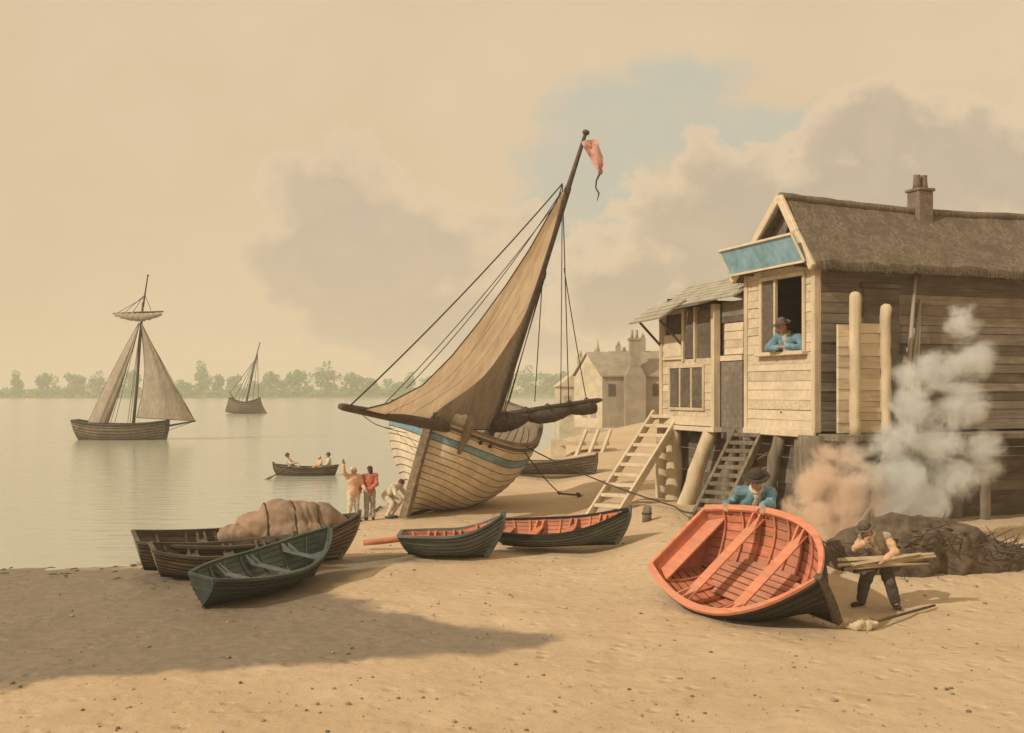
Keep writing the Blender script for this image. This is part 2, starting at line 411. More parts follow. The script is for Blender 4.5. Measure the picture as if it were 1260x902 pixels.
for j, y in enumerate(ys):
    for i, x in enumerate(xs):
        near = -13.1 < x < 14 and 9 < y < 36
        z = ground_z(x, y)
        if near: z -= 0.03 * max(0, mnoise.noise(Vector((x * 2.6, y * 1.1, 11))) - 0.25); z += 0.028 * mnoise.fractal(Vector((x * 1.3, y * 1.3, 0)), 0.9, 2.0, 4) + 0.012 * mnoise.noise(Vector((x * 0.9, y * 5, 3)))
        gv.append((x, y, z))
        w = 0.0
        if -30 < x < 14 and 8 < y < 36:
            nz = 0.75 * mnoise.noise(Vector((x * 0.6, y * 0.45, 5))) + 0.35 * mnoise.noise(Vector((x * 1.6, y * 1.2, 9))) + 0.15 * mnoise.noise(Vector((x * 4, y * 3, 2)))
            w = smooth01((poly_sd((x, y), SHADE_PATCH_W) + nz) / 1.1 + 0.5)
        d = poly_sd((x, y), SHORE)
        if d < 2.2: w = max(w, smooth01((0.9 - d + 0.5 * mnoise.noise(Vector((x, y, 0)))) / 0.9) * (0.75 if y < 60 else 0.25))
        shade_wet.append(w)
for j in range(ny - 1):
    for i in range(nx - 1):
        a = j * nx + i; gf.append((a, a + 1, a + nx + 1, a + nx))
gm = bpy.data.meshes.new('ground'); gm.from_pydata(gv, [], gf)
at_ = gm.attributes.new('shade_wet', 'FLOAT', 'POINT'); at_.data.foreach_set('value', shade_wet)
gm.polygons.foreach_set('use_smooth', [True] * len(gf))
gmat = bpy.data.materials.new('beach_sand'); gmat.use_nodes = True
t = gmat.node_tree; b = t.nodes['Principled BSDF']; L = t.links.new; n = t.nodes.new
geo = n('ShaderNodeNewGeometry'); wa = n('ShaderNodeAttribute'); wa.attribute_name = 'shade_wet'
def gnoise(scale, detail, rough=0.6):
    q = n('ShaderNodeTexNoise'); q.inputs['Scale'].default_value = scale; q.inputs['Detail'].default_value = detail; q.inputs['Roughness'].default_value = rough
    L(geo.outputs['Position'], q.inputs['Vector']); return q.outputs[0]
def grange(v, lo, hi):
    q = n('ShaderNodeMapRange'); q.interpolation_type = 'SMOOTHSTEP'; q.inputs[1].default_value = lo; q.inputs[2].default_value = hi; L(v, q.inputs[0]); return q.outputs[0]
def gmix(f, a, c):
    q = n('ShaderNodeMix'); q.data_type = 'RGBA'
    L(f, q.inputs[0]) if not isinstance(f, float) else setattr(q.inputs[0], 'default_value', f)
    for i, v in ((6, a), (7, c)):
        if isinstance(v, tuple): q.inputs[i].default_value = (*v, 1)
        else: L(v, q.inputs[i])
    return q.outputs[2]
s1, s2, s3 = gnoise(0.35, 5), gnoise(5, 8, 0.7), gnoise(60, 4, 0.7)
sand = gmix(grange(s1, 0.35, 0.65), (0.54, 0.405, 0.255), (0.59, 0.455, 0.30))
sand = gmix(grange(s2, 0.45, 0.85), sand, (0.43, 0.325, 0.215))
sand = gmix(grange(s3, 0.62, 0.72), sand, (0.27, 0.20, 0.13))
shade_mud = gmix(grange(s2, 0.3, 0.7), (0.20, 0.16, 0.112), (0.255, 0.208, 0.15))  # dark tone for the painted foreground shadow and the damp waterline
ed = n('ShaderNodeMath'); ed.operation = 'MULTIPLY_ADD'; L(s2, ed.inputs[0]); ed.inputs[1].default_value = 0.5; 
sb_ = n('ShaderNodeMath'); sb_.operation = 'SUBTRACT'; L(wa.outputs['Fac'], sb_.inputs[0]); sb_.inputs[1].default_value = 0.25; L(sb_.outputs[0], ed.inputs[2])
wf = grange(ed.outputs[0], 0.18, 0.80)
sx_ = n('ShaderNodeSeparateXYZ'); L(geo.outputs['Position'], sx_.inputs[0])
field_ = gmix(grange(gnoise(0.02, 4), 0.4, 0.6), (0.13, 0.18, 0.065), (0.20, 0.22, 0.10))
land = gmix(grange(sx_.outputs[1], 120, 260), sand, field_)
L(gmix(wf, land, shade_mud), b.inputs['Base Color'])
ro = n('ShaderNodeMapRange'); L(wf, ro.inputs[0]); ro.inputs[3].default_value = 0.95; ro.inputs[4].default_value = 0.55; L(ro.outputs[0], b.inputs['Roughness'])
b.inputs['Specular IOR Level'].default_value = 0.25
hs = n('ShaderNodeMath'); hs.operation = 'ADD'; L(s2, hs.inputs[0]); 
h3 = n('ShaderNodeMath'); h3.operation = 'MULTIPLY'; L(s3, h3.inputs[0]); h3.inputs[1].default_value = 0.25; L(h3.outputs[0], hs.inputs[1])
vo = n('ShaderNodeTexVoronoi'); vo.inputs['Scale'].default_value = 2.6; vo.inputs['Randomness'].default_value = 1.0; L(geo.outputs['Position'], vo.inputs['Vector'])
trod = grange(vo.outputs['Distance'], 0.05, 0.32)
tm_ = n('ShaderNodeMath'); tm_.operation = 'MULTIPLY'; L(trod, tm_.inputs[0]); L(grange(gnoise(0.5, 3), 0.42, 0.6), tm_.inputs[1])
h4 = n('ShaderNodeMath'); h4.operation = 'MULTIPLY_ADD'; L(tm_.outputs[0], h4.inputs[0]); h4.inputs[1].default_value = 1.1; L(hs.outputs[0], h4.inputs[2]); hs = h4
bp = n('ShaderNodeBump'); bp.inputs['Strength'].default_value = 0.8; bp.inputs['Distance'].default_value = 0.05; L(hs.outputs[0], bp.inputs['Height']); L(bp.outputs[0], b.inputs['Normal'])
gm.materials.append(gmat)
go = bpy.data.objects.new('ground', gm); col.objects.link(go); tag(go, kind='structure')

# ------------------------------------------------------------------ the river
wm = bpy.data.materials.new('river_water'); wm.use_nodes = True
t = wm.node_tree; b = t.nodes['Principled BSDF']; L = t.links.new; n = t.nodes.new
geo = n('ShaderNodeNewGeometry')
b.inputs['Base Color'].default_value = (0.40, 0.415, 0.325, 1)
b.inputs['Roughness'].default_value = 0.16
b.inputs['IOR'].default_value = 1.33
mp = n('ShaderNodeMapping'); mp.inputs[3].default_value = (0.5, 1.4, 1); L(geo.outputs['Position'], mp.inputs[0])
q1 = n('ShaderNodeTexNoise'); q1.inputs['Scale'].default_value = 1.1; q1.inputs['Detail'].default_value = 4; L(mp.outputs[0], q1.inputs['Vector'])
bp = n('ShaderNodeBump'); bp.inputs['Strength'].default_value = 0.32; bp.inputs['Distance'].default_value = 0.14; L(q1.outputs[0], bp.inputs['Height']); L(bp.outputs[0], b.inputs['Normal'])
wmb = MB(); wmb.grid([[(-2400, 5, 0), (2500, 5, 0)], [(-2400, 1500, 0), (2500, 1500, 0)]], smooth=False)
tag(wmb.build('river_water', wm), kind='structure')
# ------------------------------------------------------------------ clinker-built hulls
class Hull:
    """Local frame: +x to the bow, +y to port, z up, keel on z = 0."""
    def __init__(s, L, B, D, bt=0.6, sb=0.35, ss=0.2, tm=0.45, pf=2.2, ph=0.8, rb=0.35, rs=0.15, dr=1.0, kb=0.0, flare=0.15, tz=0.18):
        s.__dict__.update(locals()); s.hb = B / 2
    def pt(s, t, u, off=0.0, side=1):
        p = s._p(t, u)
        if off:
            e = 0.01
            a = s._p(min(1, t + e), u) - s._p(max(0, t - e), u); b = s._p(t, min(1, u + e)) - s._p(t, max(0, u - e))
            nrm = a.cross(b) * -1
            if nrm.y < 0: nrm = -nrm
            if nrm.length > 1e-9:
                nrm.normalize(); nrm.x *= 0.4; q = p + nrm * off
                if off < 0 and q.y < 0.35 * p.y: q = Vector((p.x, 0.35 * p.y, p.z + 0.004))
                p = q
            p.y = max(0.0, p.y)
        return Vector((p.x, p.y * side, p.z))
    def _p(s, t, u):
        if t < s.tm:
            b = s.bt + (1 - s.bt) * math.sin(PI / 2 * t / s.tm) ** 0.9
            sh = s.D + s.ss * ((s.tm - t) / s.tm) ** 2; k = s.tz * s.D * max(0, 1 - t / 0.32) ** 2
        else:
            q = (t - s.tm) / (1 - s.tm)
            b = max(0.0, 1 - q ** s.pf) ** s.ph
            sh = s.D + s.sb * q ** 2; k = s.kb * q ** 3
        b *= s.hb; b = max(b, 0.03)
        th = u * PI / 2
        end = max(smooth01((t - 0.62) / 0.38), 0.55 * smooth01(1 - t / 0.3))
        y = b * ((1 - s.flare) * math.sin(th) ** (s.dr + 0.75 * end) + s.flare * u)
        z = k + (sh - k) * ((1 - end) * (1 - math.cos(th)) ** 0.85 + end * u)
        x = s.L * (t - 0.5) - s.rb * (1 - u) ** 1.7 * smooth01((t - 0.55) / 0.45) + s.rs * (1 - u) * smooth01(1 - t / 0.4)
        return Vector((x, y, z))
    def t_of(s, x):
        return max(0.0, min(1.0, x / s.L + 0.5))

def lin(a, b, n): return [a + (b - a) * i / (n - 1) for i in range(n)]

def build_hull(h, root, outer, inner, rail, stem_m, ns=8, nt=30, lap=0.014, th=0.022, seam=0.009, rail_w=0.06, rail_h=0.05, bands=None, rub=None,
               stem_w=0.07, stem_up=0.12, in_seam=0.006, keel_w=0.07, transom=True):
    ts = lin(0, 1, nt)
    mats = [outer, inner, M['seam']] + [bd[2] for bd in (bands or [])]
    mb = MB()
    for side in (1, -1):
        for i in range(ns):
            u0, u1 = i / ns, min(1.0, (i + 1) / ns + 0.012)
            um = (u0 + u1) / 2; m0 = 0
            for q, bd in enumerate(bands or []):
                if bd[0] <= um <= bd[1]: m0 = 3 + q
            us = lin(u0, u1, 4)
            rows_o = [[h.pt(t, u, lap * (1 - (u - u0) / (u1 - u0)), side) for t in ts] for u in us]
            rows_i = [[h.pt(t, u, lap * (1 - (u - u0) / (u1 - u0)) - th, side) for t in ts] for u in us]
            mb.grid(rows_o, m0, True, flip=(side < 0)); mb.grid(rows_i, 1, True, flip=(side > 0))
            mb.grid([rows_o[0], rows_i[0]], 2, False, flip=(side > 0))
            if seam and i > 0: mb.tube([h.pt(t, u0, lap + seam * 0.2, side) for t in ts], seam, 4, 2, caps=False)
            if in_seam and i > 0: mb.tube([h.pt(t, u0 + 0.012, -th * 1.05, side) for t in ts[1:-1]], in_seam, 4, 2, caps=False)
    hull = mb.build('hull', mats, root)
    # transom
    if transom:
        us = lin(0, 1, 12)
        poly = [h.pt(0, u, 0, 1) for u in us] + [h.pt(0, u, 0, -1) for u in reversed(us)]
        poly = [poly[0]] + [p for a, p in zip(poly, poly[1:]) if (p - a).length > 1e-4]
        tb = MB(); tb.prism([p + Vector((-0.012, 0, 0)) for p in poly], (0.045, 0, 0)); tb.m[1] = 1; tb.build('transom', [outer, inner], root)
    # gunwale with a dark rubbing strake beneath it
    g = MB()
    for side in (1, -1):
        r0 = [h.pt(t, 1.0, 0.012, side) for t in ts]
        prof = [(-rail_w * 0.6, -0.004), (rail_w * 0.4, -0.004), (rail_w * 0.4, rail_h), (-rail_w * 0.6, rail_h), (-rail_w * 0.6, -0.004)]
        rows = []
        for (dy, dz) in prof: rows.append([Vector((p.x, side * max(0.0, abs(p.y) + dy), p.z + dz)) for p in r0])
        g.grid(rows, 0, False, flip=(side > 0))
        g.add([r[0] for r in rows[:4]], [(0, 1, 2, 3)], 0); g.add([r[-1] for r in rows[:4]], [(0, 1, 2, 3)], 0)
    p = h.pt(0, 1, 0, 1)
    if transom: g.span((p.x - 0.03, p.x + 0.05), (-p.y, p.y), (p.z + 0.002, p.z + rail_h * 0.9), 0)
    g.build('gunwale', rail, root)
    r = MB()
    for side in (1, -1): r.tube([h.pt(t, 0.965, lap + 0.012, side) for t in ts], max(0.02, rail_w * 0.34), 6, 0)
    r.build('rubbing_strake', rub or M['tar'], root)
    # stem and keel
    us = lin(0, 1, 14); prof = [h.pt(1, u) for u in us]
    f_, b_ = [], []
    for i, p in enumerate(prof):
        d = (prof[min(i + 1, 13)] - prof[max(i - 1, 0)]); d.y = 0; d.normalize(); nrm = Vector((d.z, 0, -d.x))
        f_.append(Vector((p.x, 0, p.z)) + nrm * stem_w * 0.9); b_.append(Vector((p.x, 0, p.z)) - nrm * stem_w * 0.5)
    d = (prof[-1] - prof[-2]); d.y = 0; d.normalize()
    f_.append(f_[-1] + d * stem_up); b_.append(b_[-1] + d * stem_up)
    st = MB(); hw = stem_w * 0.5
    sd_ = [[v + Vector((0, s_ * hw, 0)) for v in line] for line, s_ in ((f_, 1), (f_, -1), (b_, -1), (b_, 1), (f_, 1))]
    st.grid(sd_, 0, False); st.add([sd_[i][-1] for i in range(4)], [(0, 1, 2, 3)]); st.add([sd_[i][0] for i in range(4)], [(3, 2, 1, 0)])
    st.build('stem', stem_m, root, bevel=0.012)
    k = MB(); kp = [h.pt(t, 0) for t in ts]
    rows = [[Vector((p.x, y, p.z + z)) for p in kp] for y, z in ((-keel_w / 2, -0.045), (keel_w / 2, -0.045), (keel_w / 2, 0.03), (-keel_w / 2, 0.03), (-keel_w / 2, -0.045))]
    k.grid(rows, 0, False); k.add([r[0] for r in rows[:4]], [(0, 1, 2, 3)]); k.add([r[-1] for r in rows[:4]], [(3, 2, 1, 0)])
    k.build('keel', M['tar'], root)
    return hull

def u_at_z(h, t, z):
    lo, hi = 0.0, 1.0
    for _ in range(24):
        m = (lo + hi) / 2
        if h._p(t, m).z < z: lo = m
        else: hi = m
    return lo
def half_at(h, x, z, th=0.03):
    t = h.t_of(x)
    for _ in range(12):
        u = u_at_z(h, t, z); t = max(0.0, min(1.0, t + 0.7 * (x - h._p(t, u).x) / h.L))
    return max(0.02, h._p(t, u_at_z(h, t, z)).y - th)

def fit_out(h, root, m_thwart, m_rib, m_floor, thwarts=(0.3, 0.55, 0.78), ribs=9, floor=True, sheets=True, drop=0.16, tw=0.22, knees=True, foresheet=False, rib_m2=None):
    for tt in thwarts:
        x = h.L * (tt - 0.5); z = h._p(tt, 1).z - drop; w = half_at(h, x, z) + 0.01
        b = MB(); w2 = half_at(h, x + tw * 0.5, z)
        b.prism([(x - tw / 2, -w, z), (x + tw / 2, -w2, z), (x + tw / 2, w2, z), (x - tw / 2, w, z)], (0, 0, 0.035))
        th_o = b.build('thwart', m_thwart, root, bevel=0.006)
        if knees:
            for s_ in (1, -1):
                kb_ = MB(); zz = h._p(tt, 1).z + 0.002
                for dx in (-tw * 0.36, tw * 0.36):
                    wk = half_at(h, x + dx, z) ; wt = half_at(h, x + dx, zz - 0.03)
                    kb_.prism([(x + dx - 0.02, s_ * (wk - 0.26), z + 0.036), (x + dx - 0.02, s_ * (wk - 0.01), z + 0.036), (x + dx - 0.02, s_ * (wt - 0.005), zz), (x + dx - 0.02, s_ * (wt - 0.06), zz)], (0.04, 0, 0))
                kb_.build('knee', m_thwart, th_o)
    for i in range(ribs):
        tt = 0.1 + 0.8 * i / (ribs - 1)
        rb_ = MB(); us = lin(0.05, 0.985, 10)
        for s_ in (1, -1):
            a = [h.pt(tt, u, -0.022, s_) for u in us]; c = [h.pt(tt, u, -0.058, s_) for u in us]
            rows = [[p + Vector((dx, 0, 0)) for p in ln] for ln, dx in ((a, -0.024), (c, -0.024), (c, 0.024), (a, 0.024))]
            rb_.grid(rows, 0, False, flip=(s_ < 0))
        rb_.build('rib', m_rib, root)
    if floor:
        fb = MB(); z = 0.17 * h.D + 0.05
        for j in range(-3, 4):
            y = j * 0.13
            x0, x1 = -h.L * 0.36, h.L * 0.27
            while half_at(h, x0, z) < abs(y) + 0.08 and x0 < x1: x0 += 0.1
            while half_at(h, x1, z) < abs(y) + 0.08 and x1 > x0: x1 -= 0.1
            if x1 - x0 > 0.3: fb.span((x0, x1), (y - 0.055, y + 0.055), (z, z + 0.022))
        fb.build('floorboards', m_floor, root)
    if sheets:
        z = h._p(0.1, 1).z - drop - 0.02; b = MB(); x0 = -h.L * 0.5 + 0.05; xe = -h.L * 0.5 + 0.42
        pts = [(x0, half_at(h, x0, z)), (x0 + 0.2, half_at(h, x0 + 0.2, z)), (xe, half_at(h, xe, z))]
        poly = [(x, w, z) for x, w in pts] + [(x, -w, z) for x, w in reversed(pts)]
        b.prism(poly, (0, 0, 0.03)); b.build('stern_sheet', m_thwart, root)
    if foresheet:
        z = 0.58 * h.D; x1 = h.L * 0.5 - h.rb * 0.45 - 0.12; x0 = h.L * 0.30
        b = MB(); pts = [(x, half_at(h, x, z, 0.035)) for x in lin(x0, x1, 7)]
        b.prism([(x, w, z) for x, w in pts] + [(x, -w, z) for x, w in reversed(pts)], (0, 0, 0.03))
        fo = b.build('bow_sheet', m_floor, root)
        c = MB(); cx = x0 + 0.42 * (x1 - x0)
        ring = [(cx + 0.075 * math.cos(a), 0.075 * math.sin(a), z + 0.04) for a in lin(0, 2 * PI, 17)]
        c.tube(ring, 0.016, 6); c.build('ring', M['iron'], fo)

def frame(p0, p1, heel):
    """Matrix of a hull whose keel runs from stern point p0 to bow point p1, heeled by 'heel' degrees towards starboard."""
    p0, p1 = vec(p0), vec(p1); x = (p1 - p0).normalized(); y = Vector((0, 0, 1)).cross(x).normalized(); z = x.cross(y)
    R = Matrix((x, y, z)).transposed().to_4x4()
    return Matrix.Translation((p0 + p1) / 2) @ R @ Matrix.Rotation(math.radians(heel), 4, 'X')

def dinghy(name, p0, p1, heel, label, outer, inner, rail, stem_m, B=1.5, D=0.62, lift=0.04, group=None, cat='rowing boat', thw=None, rib=None, floor=None, fit=True, fitkw=None, hk=None, **kw):
    p0, p1 = vec(p0), vec(p1); L = (p1 - p0).length
    hp = dict(bt=0.62, sb=0.30, ss=0.16, tm=0.45, pf=2.3, ph=0.82, rb=0.3, rs=0.18); hp.update(hk or {})
    h = Hull(L, B, D, **hp)
    Mx = frame(p0, p1, heel); Mx = Matrix.Translation((0, 0, lift)) @ Mx
    root = empty(name, M4=Mx); tag(root, label, cat, group)
    build_hull(h, root, outer, inner, rail, stem_m, **kw)
    if fit: fit_out(h, root, thw or inner, rib or inner, floor or inner, **(fitkw or {}))
    return root, h, Mx

def rope(name, pts, r, parent=None, m='rope', sag=0.0, label=None, cat=None, n=5):
    pts = [vec(p) for p in pts]; out = []
    for a, b in zip(pts, pts[1:]):
        k = 12
        for i in range(k):
            t_ = i / k; out.append(a.lerp(b, t_) - Vector((0, 0, sag * 4 * t_ * (1 - t_))))
    out.append(pts[-1]); b = MB()
    if parent is not None:
        inv = parent.matrix_world.inverted(); out = [inv @ p for p in out]
    b.tube(out, r, n); o = b.build(name, M[m], parent)
    if label: tag(o, label, cat)
    return o

# ------------------------------------------------------------------ the big sailing boat hauled out on the beach
FWD = Vector((-0.30, -0.954, 0)).normalized(); PORT = Vector((0.954, -0.30, 0)).normalized()
BO = Vector((-2.30, 36.75, 0.22))
bigM = Matrix.Translation(BO) @ Matrix((FWD, PORT, Vector((0, 0, 1)))).transposed().to_4x4() @ Matrix.Rotation(math.radians(-18), 4, 'X')
big_boat = empty('sailing_boat', M4=bigM)
tag(big_boat, 'large pale planked sailing boat with blue stripe and tan sail aground, heeled over', 'sailing boat')
bpy.context.view_layer.update()
BINV = bigM.inverted()
def bl(p): return BINV @ vec(p)
hb = Hull(6.9, 4.5, 2.85, bt=0.60, sb=0.30, ss=0.70, tm=0.5, pf=3.2, ph=0.62, rb=0.25, rs=0.5, dr=0.85, kb=0.0, flare=0.06, tz=0.28)
build_hull(hb, big_boat, M['bow_plank'], M['oak'], M['oak'], M['oak'], ns=15, nt=40, lap=0.014, th=0.05, seam=0.010, rail_w=0.16, rail_h=0.09,
           bands=[(0.80, 0.87, M['bow_blue'])], rub=M['oak_dark'], stem_w=0.24, stem_up=0.20, in_seam=0, keel_w=0.2)
for o_ in [c for c in bpy.data.objects if c.parent is big_boat and c.name.startswith('transom')]: o_.data.materials[1] = M['deck']
dk = MB(); us_ = lin(0.02, 0.975, 26)
def deck_w(t_): return max(0.03, hb._p(t_, 0.83).y - 0.03), hb._p(t_, 0.83)
rows = [[Vector((deck_w(t_)[1].x, s_ * deck_w(t_)[0], deck_w(t_)[1].z + 0.06 * (1 - abs(s_)))) for t_ in us_] for s_ in (-1, -0.5, 0, 0.5, 1)]
dk.grid(rows, 0, False)
for s_ in lin(-.9, .9, 13): dk.tube([Vector((deck_w(t_)[1].x, s_ * deck_w(t_)[0], deck_w(t_)[1].z + 0.062 * (1 - abs(s_)) + .002)) for t_ in us_], 0.012, 4, 1, caps=False)
dk.build('deck', [M['deck'], M['seam']], big_boat)
hatch = MB(); hatch.box((-0.9, 0, 2.16), (1.3, 1.1, 0.4)); hatch.box((-0.9, 0, 2.38), (1.4, 1.2, 0.06)); hatch.build('hatch', M['oak_dark'], big_boat, bevel=0.02)
# mast, spars
mast_b, mast_t = at(604, 528, 36.9), at(721, 163, 34.5)
mk = MB(); mk.tube([bl(mast_b.lerp(mast_t, q)) for q in (-0.08, 0, 0.2, 0.5, 0.82, 0.83, 1.0)], [0.17, 0.17, 0.165, 0.145, 0.11, 0.085, 0.055], 10)
mast = mk.build('mast', M['spar'], big_boat)
tk = MB(); tk.ball(bl(mast_t), (0.12, 0.12, 0.09)); tk.build('truck', M['spar'], mast)
bsp0, bsp1 = at(566, 529, 33.7), at(418, 500, 29.8)
bk = MB(); bk.tube([bl(bsp0.lerp(bsp1, q)) for q in (0, 0.3, 0.7, 0.97, 1)], [0.165, 0.165, 0.135, 0.105, 0.08], 10); bk.build('bowsprit', M['spar'], big_boat)
boom0, boom1 = at(603, 513, 36.8), at(740, 492, 39.2)
bm = MB(); bm.tube([bl(boom0.lerp(boom1, q)) for q in (0, 0.5, 0.96, 1)], [0.10, 0.11, 0.095, 0.06], 9); boom = bm.build('boom', M['spar'], big_boat)
# furled mainsail: a lumpy roll lashed under the boom with bellies hanging between the gaskets
fs = MB(); n_ = 48
pts, rs = [], []
for i in range(n_ + 1):
    q = i / n_ * 0.93; p = boom0.lerp(boom1, q)
    belly = abs(math.sin(q * PI * 2.6 + 0.5)) ** 0.7
    r_ = 0.12 + 0.20 * belly * (1 - 0.55 * q) + 0.02 * mnoise.noise(Vector((i * 0.8, 2, 0)))
    pts.append(bl(p - Vector((0, 0, 0.10 + 0.62 * r_)))); rs.append(r_)
fs.tube(pts, rs, 12); furl = fs.build('furled_mainsail', M['sail_dark'], boom)
for q in (0.12, 0.31, 0.5, 0.7, 0.86):
    g = MB(); p = boom0.lerp(boom1, q) - Vector((0, 0, 0.1)); d = (boom1 - boom0).normalized(); up_ = Vector((0, 0, 1)); sx = d.cross(up_).normalized()
    g.tube([bl(p + up_ * 0.25 * math.cos(a) + sx * 0.2 * math.sin(a)) for a in lin(0, 2 * PI, 13)], 0.022, 5); g.build('gasket', M['rope'], boom)
# foresail hanging in folds from the mast
LUF = [(691, 236), (652, 306), (622, 352), (590, 396), (556, 438), (520, 474), (478, 496), (446, 504)]
LEE = [(694, 236), (680, 288), (664, 338), (649, 380), (634, 418), (622, 456), (611, 494), (602, 529)]
def along(pl, q):
    q = max(0, min(0.9999, q)) * (len(pl) - 1); i = int(q); f = q - i
    return pl[i][0] + (pl[i + 1][0] - pl[i][0]) * f, pl[i][1] + (pl[i + 1][1] - pl[i][1]) * f
rows = []
for i in range(61):
    v = i / 60; a = along(LUF, v); c = along(LEE, v)
    A = at(a[0], a[1], 34.75 + (30.2 - 34.75) * v ** 1.25); B = at(c[0], c[1], 34.7 + (36.55 - 34.7) * v)
    row = []
    for j in range(49):
        qb = 0.98 - 0.55 * smooth01((v - 0.42) / 0.58); q = j / 24 * qb if j <= 24 else qb + (j - 24) / 24 * (1 - qb); p = A.lerp(B, q)
        fold = smooth01((q - 0.30) / 0.5) * smooth01((v - 0.25) / 0.6)
        d_ = 0.85 * math.sin(PI * q) * v * (0.35 + 0.65 * q)
        d_ += 0.26 * fold * math.sin(q * 25 + 5 * v + 2.2 * mnoise.noise(Vector((q * 3, v * 3, 0))))
        d_ += 0.06 * v * math.sin(q * 11 - v * 7) + 0.16 * v * mnoise.noise(Vector((q * 6 + v * 2, v * 3.5, 2))) + 0.05 * math.sin(19 * q * (1.2 - v) + 9 * v) * v
        sagz = -0.42 * math.sin(PI * q) * smooth01((v - 0.86) / 0.14)
        row.append(bl(p + Vector((0.25, -1, 0)).normalized() * d_ * 0.6 + Vector((0, 0, sagz * 0.3))))
    rows.append(row)
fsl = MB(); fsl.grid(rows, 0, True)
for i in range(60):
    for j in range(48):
        if j >= 24: fsl.m[i * 48 + j] = 1  # mast-side part coloured darker to paint in the shade of the folds
foresail = fsl.build('foresail', [M['sail_tan'], M['sail_brown_foldshade']], big_boat)
sm_ = MB()
sm_.tube([r[0] for r in rows], 0.02, 5); sm_.tube(rows[-1], 0.02, 5)
sm_.build('sail_edge_rope', M['rope'], foresail)
sm_ = MB()
for jj in (8, 16, 32, 40): sm_.tube([rows[i][jj] for i in range(14 + jj // 2, 61)], 0.009, 4)
sm_.build('seam', M['sail_brown_foldshade'], foresail)
# standing and running rigging
H = at(692, 226, 34.8)
for a, c, r_, sg in ((H, at(430, 500, 30.0), 0.016, 0.18), (at(688, 240, 34.8), at(500, 478, 32.2), 0.010, 0.3), (at(655, 318, 35.3), at(600, 398, 34.6), 0.010, 0.05),
                     (H, at(609, 508, 37.4), 0.012, 0), (at(690, 245, 34.9), at(619, 508, 37.8), 0.012, 0), (H, at(700, 497, 38.4), 0.013, -0.05), (at(694, 330, 36.3), at(722, 494, 38.9), 0.012, 0.12),
                     (at(672, 330, 35.6), at(626, 496, 38.0), 0.012, 0), (at(667, 350, 35.7), at(658, 494, 38.2), 0.012, 0), (at(690, 240, 34.9), at(668, 328, 35.6), 0.012, 0), (at(668, 346, 35.6), at(611, 506, 37.6), 0.012, 0), (at(669, 346, 35.6), at(622, 505, 37.8), 0.012, 0), (H, at(690, 498, 38.2), 0.011, .03), (at(690, 242, 34.8), at(474, 496, 31.2), 0.010, 0.22)):
    rope('stay', [a, c], r_ * 1.45, big_boat, sag=sg)
bb = MB(); p = bl(at(668, 340, 35.6)); bb.ball(p, (0.13, 0.1, 0.24)); bb.build('block', M['spar'], big_boat)
for e in ((484, 527, 34.2), (503, 533, 33.9)):
    rope('bobstay', [at(440, 505, 30.2), at(462, 522, 31.9), at(*e)], 0.012, big_boat, sag=0.03)
# pennant drooping from the masthead
pr = []
pc = [(722, 172), (724, 182), (731, 195), (735, 206), (737, 214)]
for i in range(25):
    v = i / 24; q = along(pc, v); w = 0.24 * (1 - v) ** 0.6 * (1 if v < 0.85 else 0.4) + 0.03
    p = at(q[0] + 4, q[1], 34.4)
    pr.append([bl(p + Vector((w * s_, 0.08 * math.sin(s_ * 4 + v * 9), 0.05 * s_))) for s_ in (-1, -0.5, 0, 0.5, 1)])
pn = MB(); pn.grid(pr, 0, True); pen = pn.build('pennant', M['pink'], mast)
tp = MB(); tp.tube([bl(at(x_, y_, 34.4)) for x_, y_ in ((737, 205), (738, 214), (734, 222), (733, 231), (737, 238), (735, 247))], [0.05, 0.04, 0.03, 0.025, 0.03, 0.012], 5); tp.build('pennant_tail', M['sail_dark'], pen)
rope('halyard', [at(717, 172, 34.5), at(722, 176, 34.4)], 0.012, big_boat)
# cathead timber and fender slung over the port bow, bundle of cloth by the bowsprit heel
ct = MB(); ct.tube([bl(at(579, 512, 33.3)), bl(at(577, 525, 33.2)), bl(at(572, 540, 33.2)), bl(at(564, 559, 33.2))], [0.10, 0.15, 0.12, 0.06], 8); ct.build('fender', M['oak'], big_boat)
bu = MB()
for (x_, y_, r_) in ((560, 517, 0.2), (566, 523, 0.2), (556, 525, 0.17), (571, 516, 0.14)): bu.ball(bl(at(x_, y_, 33.9)), (r_, r_, r_ * 1.2))
remeshed(bu, 'cloth_bundle', M['linen'], big_boat, 0.05, 2, 0.03, 4)
for tq in (0.90, 0.86):
    hw_ = MB(); hw_.ball(hb.pt(tq, 0.93, 0.02, 1), (0.07, 0.07, 0.06)); hw_.build('hawsehole', M['tar'], big_boat)

# ------------------------------------------------------------------ anchor and warps
an_p = ground(706, 612)
anchor = empty('anchor', an_p); tag(anchor, 'small iron anchor lying on sand at the end of a rope', 'anchor')
a_ = MB(); a_.tube([(-0.55, 0.25, 0.12), (0.15, 0, 0.08)], 0.035, 6); a_.build('shank', M['iron'], anchor)
a_ = MB(); a_.tube([(0.05 + 0.36 * math.cos(q), 0.42 * math.sin(q), 0.06) for q in lin(-1.3, 1.3, 11)], [0.02, 0.03, 0.036, 0.04, 0.042, 0.045, 0.042, 0.04, 0.036, 0.03, 0.02], 6); arms = a_.build('arm', M['iron'], anchor)
for s_ in (1, -1):
    a_ = MB(); a_.box((0.17, s_ * 0.38, 0.08), (0.14, 0.03, 0.10)); a_.build('fluke', M['iron'], arms)
a_ = MB(); a_.tube([(-0.5 + 0.06 * math.cos(q), 0.23, 0.14 + 0.06 * math.sin(q)) for q in lin(0, 2 * PI, 11)], 0.012, 5); a_.build('ring', M['iron'], anchor)
